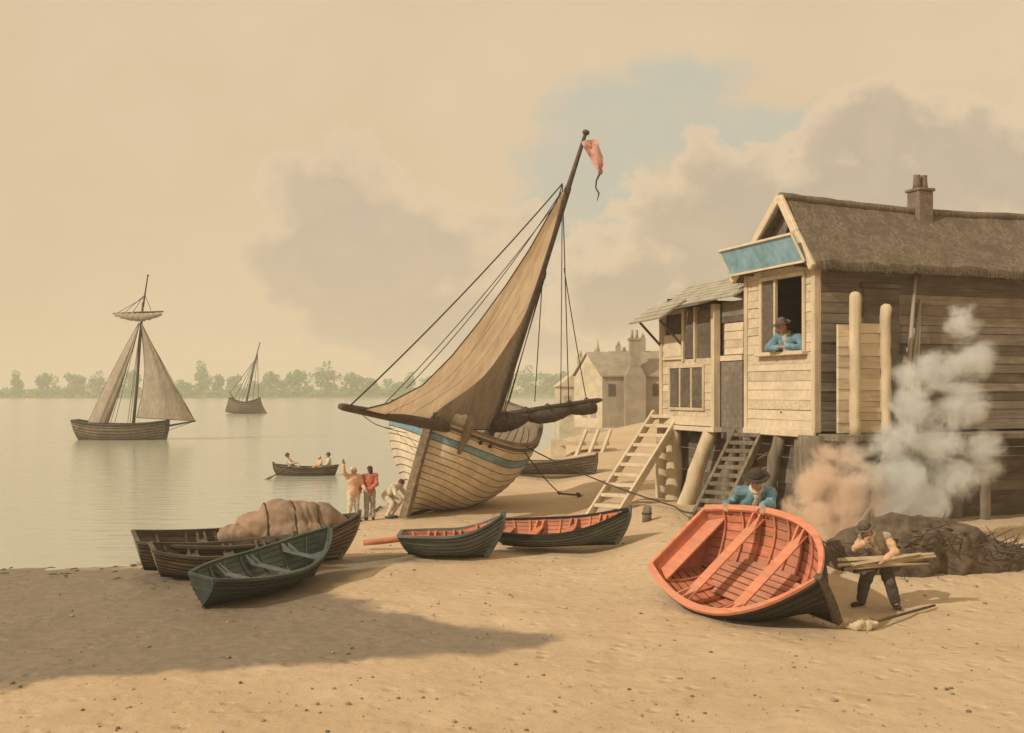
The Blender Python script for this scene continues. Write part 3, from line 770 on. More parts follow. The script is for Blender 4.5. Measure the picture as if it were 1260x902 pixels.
rail_p = hb.pt(0.60, 0.97, 0.05, 1); RP = bigM @ rail_p
rope('anchor_rope', [RP, an_p + Vector((-0.5, 0.23, 0.14))], 0.02, sag=0.10, label='tarred rope from the big boat down to the anchor', cat='rope')

# ------------------------------------------------------------------ boats on the beach
g0, g1 = ground(166, 708), ground(440, 687)
dinghy('rowing_boat', g0, g1, 6, 'long brown rowing boat at far left carrying a heap of canvas', M['oak'], M['oak_dark'], M['oak_dark'], M['oak'], B=1.7, D=0.62, group=None,
       fitkw=dict(ribs=7, sheets=True), hk=dict(ss=0.16, sb=0.36, rb=0.45), seam=0.013, ns=8)
FB0, FB1 = g0, g1
m0, m1 = ground(186, 715), ground(360, 703)
dinghy('rowing_boat', m0, m1, 6, 'brown wooden rowing boat wedged between dark green dinghy and canvas laden boat', M['oak'], M['oak_dark'], M['oak_dark'], M['oak'], B=1.25, D=0.50,
       fitkw=dict(ribs=6), hk=dict(ss=0.14, sb=0.22), seam=0.013, ns=7)
q0, q1 = ground(243, 752), ground(398, 704)
dinghy('dinghy', q0, q1, 9, 'dark green dinghy at lower left with slate green inside, stern towards viewer', M['green'], M['green_in'], M['green'], M['green'], B=1.45, D=0.47, cat='rowing boat',
       fitkw=dict(ribs=7, tw=0.2), hk=dict(bt=0.36, ss=0.08, sb=0.42, rb=0.45, tz=0.05, pf=2.0), seam=0.012, ns=7)
q0, q1 = ground(492, 686), ground(618, 683)
dinghy('dinghy', q0, q1 + Vector((0, -0.35, 0)), 0, 'dark slate dinghy with reddish spar lying over its stern', M['slate'], M['red'], M['slate'], M['slate'], B=1.45, D=0.50,
       fitkw=dict(ribs=6), hk=dict(bt=0.66, ss=0.0, sb=0.42, rb=0.40), seam=0.012, ns=7, stem_w=0.10)
q0, q1 = ground(610, 674), ground(778, 669)
dinghy('dinghy', q0, q1, 10, 'dark hulled rowing boat with open red interior, beached below the wooden stairs', M['slate'], M['red'], M['tar'], M['slate'], B=1.5, D=0.43,
       fitkw=dict(ribs=8), hk=dict(bt=0.6, ss=0.1, sb=0.36, rb=0.40), seam=0.012, ns=7, stem_w=0.08)
sp = MB(); sp.tube([at(447, 668, 26.6), at(470, 666, 26.7), at(560, 655, 27.2), at(600, 650, 27.4)], [0.07, 0.075, 0.065, 0.05], 8)
tag(sp.build('spar', M['red']), 'reddish wooden spar sticking out over stern of the slate dinghy', 'spar')

# canvas heap in the far-left boat
cv = MB(); hd = (FB1 - FB0).normalized(); sdv = Vector((-hd.y, hd.x, 0)); Lb = (FB1 - FB0).length
def hp(q, w, z): return FB0.lerp(FB1, q) + sdv * w + Vector((0, 0, z))
for q, w, z, r in ((0.44, 0.0, 0.72, (0.42, 0.34, 0.20)), (0.54, 0.05, 0.85, (0.50, 0.42, 0.36)), (0.63, 0.0, 0.98, (0.52, 0.48, 0.42)), (0.72, -0.05, 0.98, (0.55, 0.48, 0.42)), (0.80, 0.0, 0.92, (0.52, 0.42, 0.38)), (0.87, 0, 0.82, (0.40, 0.34, 0.26)), (0.66, -0.25, 0.72, (0.9, 0.4, 0.30))):
    cv.ball(hp(q, w, z), r, nu=18, nv=12)
heap = remeshed(cv, 'canvas_heap', M['tarp_brown'], None, 0.036, 3, 0.0)
nrm = [v.normal.copy() for v in heap.data.vertices]
for v, nv_ in zip(heap.data.vertices, nrm):
    p = v.co.copy()
    wv = Vector((mnoise.noise(p * 0.9), mnoise.noise(p * 0.9 + Vector((7, 0, 0))), mnoise.noise(p * 0.9 + Vector((0, 9, 0))))) * 0.7
    g_ = p + wv; rdg = (1 - abs(mnoise.noise(Vector((g_.x * 1.25 + g_.z * 0.7, g_.y * 0.9, g_.z * 0.6)))) * 2.6)
    r2 = 1 - abs(mnoise.noise(Vector((g_.x * 5.2, g_.y * 3.0, g_.z * 2.0)))) * 2.4
    v.co += nv_ * (0.075 * max(-0.5, rdg - 0.4) + 0.034 * r2)
for q in (0.56, 0.68, 0.79):
    c_ = hp(q, 0, .2); ln = []
    for a in lin(-1.35, 1.35, 23):
        d_ = (sdv * math.sin(a) + Vector((0, 0, math.cos(a)))).normalized(); ok_, hit, nn, _f = heap.ray_cast(c_ + d_ * 3, -d_)
        if ok_: ln.append(hit + nn * .012)
    if len(ln) > 4:
        w = MB(); w.tube(ln, .016, 5); w.build('lashing', M['rope'], heap)
tag(heap, 'heap of folded brown and reddish canvas in the far left boat', 'canvas')

# flat boat behind the big boat
q0, q1 = ground(622, 584), ground(736, 583)
dinghy('rowing_boat', q0, q1, 3, 'low dark rowing boat lying behind the big heeled boat', M['oak_dark'], M['oak'], M['oak_dark'], M['oak_dark'], B=1.5, D=0.50,
       fitkw=dict(ribs=5, knees=False), hk=dict(ss=0.1, sb=0.22), seam=0.014, ns=6)

# the red boat tipped on its side
RED_B, RED_S = Vector((5.38, 17.55, 0.10)), Vector((3.62, 21.0, 0.42))
red_root, hr, redM = dinghy('rowing_boat', RED_S, RED_B, 40, 'open red boat tipped towards the viewer, held up by a man in blue', M['black'], M['red'], M['red_rail'], M['oak_dark'], B=2.35, D=0.80, lift=0.16,
       thw=M['red_rail'], rib=M['red'], floor=M['red_floor'], fitkw=dict(thwarts=(0.30, 0.62), ribs=9, tw=0.24, foresheet=True, drop=0.15),
       hk=dict(bt=0.66, ss=0.10, sb=0.28, tm=0.42, pf=2.2, ph=0.84, rb=0.28, rs=0.1, flare=0.22), seam=0.012, ns=8, rail_w=0.13, rail_h=0.05, stem_w=0.10, stem_up=0.05, in_seam=0.006)
mr0 = redM @ hr.pt(0.02, 1.0, 0, -1)
# ------------------------------------------------------------------ the boarded house on piles
HA = math.radians(20.1)
HB = Vector((7.49, 27.0, 0))
house = empty('boarded_house', HB, HA)
tag(house, 'cream boarded waterside house on piles with steep dark roof and shuttered lean to', 'house')
bpy.context.view_layer.update()
HM = house.matrix_world.copy()
def hw(x, y, z): return HM @ Vector((x, y, z))
rng = random.Random(5)

def boards(mb, axis, a0, a1, z0, z1, d, n, m=0, jitter=0.012):
    """Horizontal boards, each slightly uneven and lapped over the one beneath. axis 'y': wall on plane x=d facing -x; 'x': plane y=d facing -y."""
    cuts = [z0] + [z0 + (z1 - z0) * (i + rng.uniform(-0.16, 0.16)) / n for i in range(1, n)] + [z1]
    for i in range(n):
        za, zb = cuts[i] + 0.003, cuts[i + 1] - rng.choice((0.002, 0.003, 0.004, 0.009)); m = rng.choice((0, 0, 1, 2))
        j = rng.uniform(0, jitter); th = 0.05
        lo, hi = d - 0.022 - j, d - 0.008 - j
        dz0, dz1 = rng.uniform(-0.004, 0.004), rng.uniform(-0.004, 0.004)
        if axis == 'y': vs = [(lo, a0, za + dz0), (d + th, a0, za + dz0), (d + th, a0, zb + dz0), (hi, a0, zb + dz0), (lo, a1, za + dz1), (d + th, a1, za + dz1), (d + th, a1, zb + dz1), (hi, a1, zb + dz1)]
        else: vs = [(a0, lo, za + dz0), (a0, d + th, za + dz0), (a0, d + th, zb + dz0), (a0, hi, zb + dz0), (a1, lo, za + dz1), (a1, d + th, za + dz1), (a1, d + th, zb + dz1), (a1, hi, zb + dz1)]
        mb.add(vs, [(0, 1, 2, 3), (7, 6, 5, 4), (0, 4, 5, 1), (1, 5, 6, 2), (2, 6, 7, 3), (3, 7, 4, 0)], m)

HX1 = 9.6          # far end of the main block
# main gable front (plane x=0): boards with a window opening y 0.50-2.35, z 5.05-6.95
w = MB()
boards(w, 'y', 0.14, 3.08, 3.02, 5.0, 0.0, 8)
boards(w, 'y', 0.14, 0.44, 5.0, 7.2, 0.0, 9); boards(w, 'y', 2.42, 3.08, 5.0, 7.2, 0.0, 9); boards(w, 'y', 0.44, 2.42, 6.98, 7.2, 0.0, 1)
w.build('front_wall', [M['cream'], M['cream_b'], M['cream_c']], house)
w = MB(); w.span((0.06, 0.12), (0.02, 0.44), (3.0, 7.25)); w.span((0.06, 0.12), (2.42, 3.18), (3.0, 7.25)); w.span((0.06, 0.12), (0.44, 2.42), (3.0, 5.0)); w.span((0.06, 0.12), (0.44, 2.42), (6.98, 7.25))
w.span((1.5, 1.56), (0.1, 3.1), (3.0, 7.2)); w.span((0.12, 1.5), (0.1, 3.1), (3.30, 3.36)); w.span((0.12, 1.5), (0.1, 3.1), (7.2, 7.26))
w.build('interior', M['void'], house)
for y0, y1 in ((0.0, 0.16), (3.06, 3.22)):
    w = MB(); w.span((-0.06, 0.14), (y0, y1), (2.98, 7.24)); w.build('corner_post', M['cream_up'], house, bevel=0.012)
w = MB(); w.span((-0.09, 0.0), (0.0, 3.22), (2.86, 3.02)); w.build('sill_beam', M['cream'], house, bevel=0.015)
# gable triangle and bargeboards
RIDGE_Y, RIDGE_Z, EZ = 1.15, 8.86, 7.22
w = MB(); w.prism([(0.02, 0.05, EZ), (0.02, 3.15, EZ), (0.02, RIDGE_Y, RIDGE_Z - 0.12)], (0.06, 0, 0)); w.build('gable', M['wall_grey'], house)
for ya in (-0.26, 3.42):
    w = MB(); e = Vector((-0.30, ya, EZ - 0.20)); r = Vector((-0.30, RIDGE_Y, RIDGE_Z + 0.10))
    mid = e.lerp(r, 0.5) + Vector((0, 0, -0.03))
    w.beam(e, mid, 0.12, 0.20, up=(0, 0, 1)); w.beam(mid, r, 0.12, 0.22, up=(0, 0, 1)); w.build('bargeboard', M['cream'], house, bevel=0.02)
for q in (0.33, 0.6):
    w = MB(); w.beam((-0.02, RIDGE_Y - 0.18 * q, RIDGE_Z - 0.35), (-0.02, RIDGE_Y + 0.5 - q, EZ + 0.55), 0.05, 0.06, up=(1, 0, 0)); w.build('gable_strut', M['oak_dark'], house)
# roof: sagging slopes with uneven eaves
def slope(y_e, z_e, x0, x1, name):
    n_, k_ = 44, 16; top, bot = [], []
    for i in range(n_ + 1):
        x = x0 + (x1 - x0) * i / n_; ra, rb_ = [], []
        for j in range(k_ + 1):
            q = j / k_; y = RIDGE_Y + (y_e - RIDGE_Y) * q; z = RIDGE_Z + 0.12 + (z_e - RIDGE_Z) * q
            z += -0.16 * math.sin(PI * min(1, max(0, (x - x0) / (x1 - x0)))) * (1 - q) - 0.07 * math.sin(PI * q)
            z += 0.045 * mnoise.noise(Vector((x * 2.2, q * 5, y_e))) + 0.03 * mnoise.noise(Vector((x * 7, q * 9, y_e)))
            ed_ = (0.06 * mnoise.noise(Vector((x * 3.1, 7, y_e)))) if j == k_ else 0
            ra.append(Vector((x, y, z + ed_))); rb_.append(Vector((x, y, z - 0.20 + ed_ * 0.3)))
        top.append(ra); bot.append(rb_)
    fl = y_e > RIDGE_Y
    b = MB(); b.grid(top, 0, True, flip=not fl); b.grid(bot, 0, True, flip=fl)
    b.grid([[r[-1] for r in top], [r[-1] for r in bot]], 0, False, flip=fl); b.grid([top[0], bot[0]], 0, False); b.grid([top[-1], bot[-1]], 0, False)
    for _ in range(900):
        i = rng.uniform(0, n_); j0 = int(min(n_ - 1, i)); p = top[j0][-1].lerp(top[j0 + 1][-1], i - j0) + Vector((0, 0, -rng.uniform(0.0, 0.17)))
        s_ = 1 if y_e > RIDGE_Y else -1; q = p + Vector((rng.uniform(-.05, .05), s_ * rng.uniform(.02, .10), -rng.uniform(.06, .17)))
        b.add([p + Vector((-.012, 0, 0)), p + Vector((.012, 0, 0)), q], [(0, 1, 2)], 0)
    return b.build(name, M['roof'], house)
slope(-0.36, EZ - 0.16, -0.26, HX1 + 0.3, 'roof'); slope(3.5, EZ - 0.16, -0.26, HX1 + 0.3, 'roof')
rd = MB(); rd.tube([(x, RIDGE_Y, RIDGE_Z + 0.12 - 0.16 * math.sin(PI * (x + 0.26) / (HX1 + 0.56)) + 0.03 * mnoise.noise(Vector((x * 3, 0, 0)))) for x in lin(-0.28, HX1 + 0.3, 30)], 0.11, 8); rd.build('ridge_cap', M['roof'], house)
# side wall (plane y=0): boards greyed to hold the wall's shade, dark door opening at x 1.45-2.55
w = MB(); boards(w, 'x', 0.14, HX1, 3.02, 7.2, 0.02, 17); w.build('side_wall', [M['wall_grey'], M['grey_b'], M['dark_wood']], house)
w = MB(); w.span((HX1 - 0.05, HX1), (0.02, 3.2), (2.9, 7.2)); w.span((0.1, HX1), (3.16, 3.22), (2.9, 7.2)); w.build('back_wall', M['wall_grey'], house)
w = MB(); w.prism([(HX1 - 0.05, 0.05, EZ), (HX1 - 0.05, 3.15, EZ), (HX1 - 0.05, RIDGE_Y, RIDGE_Z - 0.12)], (0.06, 0, 0)); w.build('gable', M['wall_grey'], house)
w = MB(); w.span((1.38, 2.45), (-0.035, -0.01), (3.05, 6.62)); dr = w.build('door', M['dark_wood'], house)
w = MB(); w.span((1.28, 2.52), (-0.11, -0.012), (6.60, 6.72)); w.build('lintel', M['oak_dark'], dr, bevel=0.01)
# window frame with casement
w = MB()
for (y0, y1, z0, z1) in ((0.40, 0.52, 5.0, 7.02), (2.34, 2.46, 5.0, 7.02), (0.52, 2.34, 6.92, 7.02)): w.span((-0.075, 0.08), (y0, y1), (z0, z1))
win = w.build('window', M['cream_up'], house, bevel=0.01)
w = MB(); w.span((-0.20, 0.14), (0.34, 2.50), (4.93, 5.03)); w.build('sill', M['cream'], win, bevel=0.012)
w = MB(); w.span((-0.05, 0.03), (1.72, 1.80), (5.04, 6.91)); w.build('mullion', M['cream_up'], win)
w = MB(); w.span((-0.03, 0.0), (1.81, 2.33), (5.04, 6.91)); w.build('casement', M['dark_wood'], win)
w = MB(); w.prism([(0.0, 0.55, 5.05), (0.0, 0.62, 5.05), (0.55, 0.72, 5.05), (0.55, 0.66, 5.05)], (0, 0, 1.85)); w.build('casement', M['dark_wood'], win)
# chimney with pots
w = MB(); w.span((3.88, 4.36), (RIDGE_Y - 0.24, RIDGE_Y + 0.24), (8.4, 9.36)); ch = w.build('chimney', M['brick'], house, bevel=0.02)
w = MB(); w.span((3.84, 4.40), (RIDGE_Y - 0.28, RIDGE_Y + 0.28), (9.36, 9.44)); w.build('coping', M['brick'], ch, bevel=0.015)
for cx in (4.01, 4.24):
    w = MB(); w.tube([(cx, RIDGE_Y, 9.44), (cx, RIDGE_Y, 9.58), (cx, RIDGE_Y, 9.76), (cx, RIDGE_Y, 9.81)], [0.11, 0.10, 0.085, 0.10], 12); w.build('chimney_pot', M['brick'], ch)

# lean-to, y 3.22 - 7.85
LX = 0.10
w = MB()
boards(w, 'y', 4.72, 7.80, 3.0, 3.48, LX - 0.22, 2); boards(w, 'y', 4.72, 5.2, 3.48, 4.78, LX - 0.22, 5); boards(w, 'y', 7.25, 7.80, 3.48, 4.78, LX - 0.22, 5); boards(w, 'y', 4.72, 7.80, 4.78, 4.98, LX - 0.22, 1)
boards(w, 'y', 7.62, 7.80, 4.98, 6.5, LX - 0.22, 6); boards(w, 'y', 6.45, 7.62, 6.36, 6.5, LX - 0.22, 1)
w.build('lean_to_wall', [M['cream'], M['cream_b'], M['cream_c']], house)
w = MB(); w.span((LX - 0.12, LX - 0.06), (4.72, 7.80), (2.98, 6.55)); w.span((LX - 0.06, 3.2), (7.74, 7.80), (2.98, 6.9)); w.span((LX - 0.05, 3.2), (3.25, 7.74), (2.98, 3.04)); w.span((LX + 0.02, LX + 0.08), (3.22, 4.72), (2.98, 6.55)); w.span((3.14, 3.2), (3.25, 7.74), (2.98, 7.4))
w.build('lean_to_interior', M['void'], house)
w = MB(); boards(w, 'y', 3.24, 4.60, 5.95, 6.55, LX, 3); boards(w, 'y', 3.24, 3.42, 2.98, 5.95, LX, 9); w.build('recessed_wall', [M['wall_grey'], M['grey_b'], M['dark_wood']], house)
w = MB(); w.span((LX - 0.06, LX + 0.0), (3.44, 4.56), (2.98, 4.85)); w.build('door', M['wall_grey'], house)
w = MB(); w.span((LX - 0.09, LX - 0.005), (3.42, 4.58), (4.87, 5.02)); w.build('door_head', M['cream'], house)
w = MB(); boards(w, 'y', 3.46, 4.44, 5.04, 5.93, LX, 4); w.build('board_panel', [M['cream'], M['cream_b'], M['cream_c']], house)
for y0, y1, zt in ((4.56, 4.74, 6.5), (7.72, 7.88, 6.6), (5.66, 5.74, 6.5), (6.36, 6.46, 6.5)):
    w = MB(); w.span((LX - 0.30, LX - 0.08), (y0, y1), (2.98 if y0 > 7 or y0 < 5 else 4.9, zt)); w.build('corner_post', M['cream_up'], house, bevel=0.012)
w = MB(); w.span((LX - 0.21, LX - 0.16), (4.76, 5.64), (4.98, 6.38)); w.build('door', M['dark_wood'], house)
# serving hatch with lowered cream flap below it
w = MB(); w.span((LX - 0.28, LX - 0.23), (6.52, 7.58), (5.06, 5.74)); hf = w.build('hatch_flap', M['cream'], house, bevel=0.01)
w = MB(); w.span((LX - 0.31, LX - 0.20), (6.42, 7.66), (4.97, 5.05)); w.build('sill', M['cream'], hf, bevel=0.01)
w = MB(); w.span((LX - 0.24, LX - 0.19), (5.76, 6.34), (5.0, 6.4)); w.build('shutter', M['dark_wood'], house)
# lower shuttered window
w = MB(); w.span((LX - 0.29, LX - 0.20), (5.16, 7.30), (3.44, 3.53)); w.span((LX - 0.29, LX - 0.20), (5.16, 7.30), (4.71, 4.80)); w.span((LX - 0.29, LX - 0.20), (5.16, 5.25), (3.53, 4.71)); w.span((LX - 0.29, LX - 0.20), (7.21, 7.30), (3.53, 4.71))
lw = w.build('window', M['cream_up'], house, bevel=0.008)
for y0, y1 in ((5.28, 5.86), (5.95, 6.55), (6.64, 7.18)):
    w = MB(); w.span((LX - 0.26, LX - 0.21), (y0, y1), (3.54, 4.70)); w.build('shutter', M['dark_wood'], lw, bevel=0.008)
for y0 in (5.865, 6.555):
    w = MB(); w.span((LX - 0.28, LX - 0.21), (y0, y0 + 0.08), (3.535, 4.705)); w.build('mullion', M['cream_up'], lw)
w = MB(); w.span((LX - 0.33, LX - 0.02), (4.55, 7.92), (2.84, 2.98)); w.build('sill_beam', M['cream'], house, bevel=0.015)
w = MB(); w.span((LX - 0.06, LX + 0.1), (3.22, 4.55), (2.84, 2.98)); w.build('sill_beam', M['wall_grey'], house, bevel=0.015)
# lean-to roof: pale slabs rising away from the front, an awning flap propped over the hatch, a short one over the door
def slab(pts, th, name, m, par, n=6, lap=0.02):
    """pts: front-left, front-right, back-right, back-left; n courses lapped down the slope."""
    a, b, c, d = [vec(p) for p in pts]; mb = MB(); nrm = (b - a).cross(d - a).normalized()
    if nrm.z < 0: nrm = -nrm
    for i in range(n):
        q0, q1 = i / n, (i + 1) / n + 0.02
        e = [a.lerp(d, q0), b.lerp(c, q0), b.lerp(c, q1), a.lerp(d, q1)]
        off = [lap, lap, 0, 0]; w_ = rng.uniform(-0.02, 0.02)
        top = [p + nrm * (o_ + th) + (b - a).normalized() * w_ for p, o_ in zip(e, off)]; bot = [p + nrm * o_ + (b - a).normalized() * w_ for p, o_ in zip(e, off)]
        mb.add(bot + top, [(3, 2, 1, 0), (4, 5, 6, 7), (0, 1, 5, 4), (1, 2, 6, 5), (2, 3, 7, 6), (3, 0, 4, 7)])
    return mb.build(name, m, par)
slab([(LX - 0.45, 8.05, 6.50), (LX - 0.45, 3.23, 6.58), (LX + 1.0, 3.23, 7.42), (LX + 1.0, 8.05, 7.34)], 0.05, 'lean_to_roof', M['roof_pale'], house, 7)
slab([(3.4, 8.05, 6.9), (3.4, 3.23, 6.9), (LX + 1.0, 3.23, 7.40), (LX + 1.0, 8.05, 7.32)], 0.05, 'lean_to_roof', M['roof_pale'], house, 5)
aw = slab([(-1.05, 8.2, 6.08), (-1.05, 6.15, 6.14), (-0.20, 6.15, 6.72), (-0.20, 8.2, 6.66)], 0.05, 'awning', M['roof_pale'], house, 4)
for y in (6.5, 7.8):
    w = MB(); w.beam((-0.20, y, 5.45), (-0.9, y, 6.14), 0.06, 0.06); w.build('bracket', M['oak_dark'], aw)
aw2 = slab([(-0.72, 6.1, 6.40), (-0.72, 4.5, 6.44), (-0.12, 4.5, 6.60), (-0.12, 6.1, 6.56)], 0.05, 'awning', M['wall_grey'], house, 2)

# piles, under-floor boarding, joists
def pile(a, b, r0, r1, m='cream_up'):
    w = MB(); a, b = vec(a), vec(b); n_ = 9
    pts = [a.lerp(b, i / n_) + Vector((0.05 * mnoise.noise(Vector((i * 0.9, a.y * 3, 1))), 0.05 * mnoise.noise(Vector((i * 0.9, a.y * 3, 7))), 0)) for i in range(n_ + 1)]
    w.tube(pts, [(r0 + (r1 - r0) * i / n_) * (1 + 0.1 * mnoise.noise(Vector((i * 1.3, a.y, 4)))) for i in range(n_ + 1)], 9); return w.build('pile', M[m], house)
pile((-0.10, 7.75, 0.1), (-0.12, 7.70, 2.9), 0.30, 0.22); pile((-0.12, 7.05, 0.1), (-0.10, 7.1, 2.9), 0.27, 0.23)
pile((-0.55, 5.95, 0.1), (-0.05, 5.0, 2.9), 0.27, 0.20); pile((-0.05, 0.22, 0.0), (0.02, 0.12, 2.9), 0.34, 0.40, 'grey_wood')
pile((0.25, 3.5, 0.0), (0.15, 3.3, 2.9), 0.22, 0.18, 'grey_wood'); pile((0.15, 4.5, 0.0), (0.2, 4.2, 2.9), 0.20, 0.18, 'grey_wood'); pile((-0.25, 2.3, 0.0), (0.1, 1.7, 2.9), 0.20, 0.17, 'grey_wood'); pile((0.2, 1.0, 0.0), (0.2, 0.9, 2.9), 0.2, 0.18, 'grey_wood')
for x, y in ((2.0, 0.15), (4.4, 0.15), (2.0, 3.0), (4.4, 3.0), (2.0, 7.5)): pile((x, y, 0.0), (x, y, 2.9), 0.22, 0.2, 'grey_wood')
w = MB(); boards(w, 'y', 0.3, 7.8, 0.1, 2.86, 0.36, 9, jitter=0.03); w.build('retaining_wall', [M['dark_wood'], M['wall_grey'], M['dark_wood']], house)  # dark board colour carries the shade beneath the house
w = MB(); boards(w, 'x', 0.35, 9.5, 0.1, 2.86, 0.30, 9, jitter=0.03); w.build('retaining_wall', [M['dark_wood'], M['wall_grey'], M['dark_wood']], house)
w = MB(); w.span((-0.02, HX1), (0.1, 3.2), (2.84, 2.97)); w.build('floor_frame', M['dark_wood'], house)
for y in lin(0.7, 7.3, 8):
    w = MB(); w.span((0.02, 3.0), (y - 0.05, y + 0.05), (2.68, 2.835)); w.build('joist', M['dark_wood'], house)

# signboard: leans out from the wall at its top
sg = MB(); b0, b1 = Vector((-0.42, 3.30, 7.16)), Vector((-0.42, -0.10, 7.18)); lean = Vector((-0.26, 0.16, 0.68))
sg.prism([b0, b1, b1 + lean, b0 + lean], (0.05, 0, 0.02))
sign = empty('signboard', HB, HA); tag(sign, 'blank pale blue signboard slung under the gable', 'sign')
sg.build('panel', M['sign_blue'], sign, bevel=0.008)
fr = MB()
for p, q in ((b0, b1), (b0 + lean, b1 + lean), (b0, b0 + lean), (b1, b1 + lean)): fr.beam(p + Vector((-0.015, 0, 0)), q + Vector((-0.015, 0, 0)), 0.055, 0.055, 0)
fr.build('frame', M['cream'], sign)
for y in (0.4, 2.8):
    w = MB(); w.beam((0.0, y, 7.14), (-0.44, y, 7.14), 0.06, 0.06); w.build('bracket', M['oak_dark'], sign)

# board fence on the platform beside the house
fence = empty('board_fence', HB, HA); tag(fence, 'cream board fence with two tall round topped posts beside the house', 'fence')
w = MB(); boards(w, 'x', 0.16, 0.50, 3.0, 5.62, -0.62, 10, jitter=0.03); w.build('board_panel', [M['cream'], M['cream_b'], M['cream_c']], fence)
w = MB(); boards(w, 'x', 0.70, 1.38, 3.0, 5.66, -0.64, 10, jitter=0.03); w.build('board_panel', [M['cream'], M['cream_b'], M['cream_c']], fence)
for x, zt, r in ((0.60, 6.42, 0.135), (1.50, 6.15, 0.13)):
    w = MB(); n_ = 12; w.tube([(x + 0.035 * mnoise.noise(Vector((i * .7, x * 5, 0))), -0.70, 2.9 + (zt - 3.0) * i / n_) for i in range(n_ + 1)] + [(x, -0.70, zt - 0.03), (x, -0.70, zt)], [r * (1.05 + 0.16 * mnoise.noise(Vector((i * .9, x * 3, 5)))) for i in range(n_ + 1)] + [r * 0.8, r * 0.3], 10); w.build('post', M['cream_up'], fence)
deck = MB(); deck.span((0.02, 9.6), (-0.86, 0.0), (2.80, 2.96)); deck.build('platform', M['grey_wood'], house, bevel=0.02)
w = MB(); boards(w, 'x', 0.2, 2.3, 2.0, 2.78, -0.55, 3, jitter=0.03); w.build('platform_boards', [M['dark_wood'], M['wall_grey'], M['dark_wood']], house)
for x in (0.5, 2.4, 4.8, 7.2): pile((x, -0.45, 0.0), (x, -0.45, 2.8), 0.15, 0.13, 'grey_wood')
lg = MB(); lg.tube([(1.02, -0.95, 1.35), (1.25, -0.98, 2.1), (1.55, -1.0, 2.95), (1.60, -1.0, 3.06)], [0.16, 0.18, 0.17, 0.10], 10)
lo = empty('slanting_log', HB, HA); tag(lo, 'short grey log leaning against platform under the board fence', 'log'); lg.build('timber', M['grey_wood'], lo)
st_ = MB(); st_.tube([(1.02, -0.96, 1.35), (0.72, -1.05, 1.15), (0.45, -1.1, 0.95)], [0.06, 0.05, 0.02], 6); st_.build('branch_stub', M['grey_wood'], lo)
lo2 = MB(); lo2.tube([(1.02, -0.95, 1.4), (1.0, -1.0, 0.5), (0.98, -1.05, 0.1)], [0.14, 0.13, 0.12], 8); lo2.build('timber_foot', M['grey_wood'], lo)

# poles leaning on the house wall
pl_ = [((2.10, -0.62, 2.97), (2.92, -0.10, 7.05), 'longest of the thin grey poles leaning against the house'),
       ((2.22, -0.55, 2.97), (3.06, -0.10, 6.35), 'thin grey pole right of the longest leaning pole'),
       ((2.42, -0.60, 2.97), (3.02, -0.12, 5.95), 'middle pole of those leaning, between two longer and two shorter'),
       ((2.62, -0.62, 2.97), (2.86, -0.13, 5.6), 'short steep pole among those leaning against the house'),
       ((2.30, -0.70, 2.97), (2.62, -0.16, 5.1), 'shortest grey pole of those leaning against the house')]
for a, b, lab in pl_:
    w = MB(); A, B = hw(*a), hw(*b); w.tube([A, A.lerp(B, 0.5), B], [0.062, 0.055, 0.042], 7)
    tag(w.build('pole', M['far_grey']), lab, 'pole', 'poles leaning against the house')

# ------------------------------------------------------------------ stairs
def stairs(name, lab, bot, top, width, n, wdir, m):
    bot, top, wdir = vec(bot), vec(top), vec(wdir).normalized()
    r = empty(name, bot); tag(r, lab, 'stairs'); o = Vector(bot)
    for s_ in (-0.5, 0.5):
        w = MB(); w.beam(bot - o + wdir * width * s_, top - o + wdir * width * s_, 0.09, 0.26, 0, up=(0, 0, 1)); w.build('stringer', M[m], r, bevel=0.012)
    run = top - bot; run.z = 0; rd_ = run.normalized()
    for i in range(n):
        p = bot.lerp(top, (i + 0.6) / n) - o
        w = MB(); R = Matrix((wdir, rd_, Vector((0, 0, 1)))).transposed()
        w.box(p, (width - 0.09, 0.32, 0.10), 0, R); w.build('tread', M[m], r, bevel=0.01)
    return r
sb0 = ground(737, 639)
stairs('wooden_stairs', 'long pale wooden stairs from the beach up to the lean to', sb0 + Vector((0, 0, -0.1)), (4.86, 34.1, 3.35), 0.95, 11, (0.80, -0.60, 0), 'cream')
stairs('wooden_stairs', 'darker plank stairs under the house, behind the man in blue', (4.75, 27.6, 0.45), (6.40, 29.6, 2.92), 0.80, 12, (0.80, -0.60, 0), 'grey_wood')

# mooring stump
ms = ground(796, 641); w = MB(); w.tube([(0, 0, -0.1), (0, 0, 0.22), (0.02, 0, 0.36), (0.03, 0, 0.41)], [0.13, 0.12, 0.11, 0.05], 10)
mo = empty('mooring_stump', ms); tag(mo, 'low wooden mooring stump on sand at the foot of the piles', 'stump'); w.build('stump', M['grey_wood'], mo)
w = MB(); w.tube([(0.125 * math.cos(a), 0.125 * math.sin(a), 0.2) for a in lin(0, 2 * PI, 15)], 0.02, 5); w.build('band', M['rope'], mo)
rope('mooring_rope', [RP + Vector((0.1, 0, 0.1)), at(830, 623, 30.5), Vector((redM @ hr.pt(0.03, 1.0, 0, 1)))], 0.022, sag=0.13, label='long mooring rope from the big boat past stairs to the red boat', cat='rope')

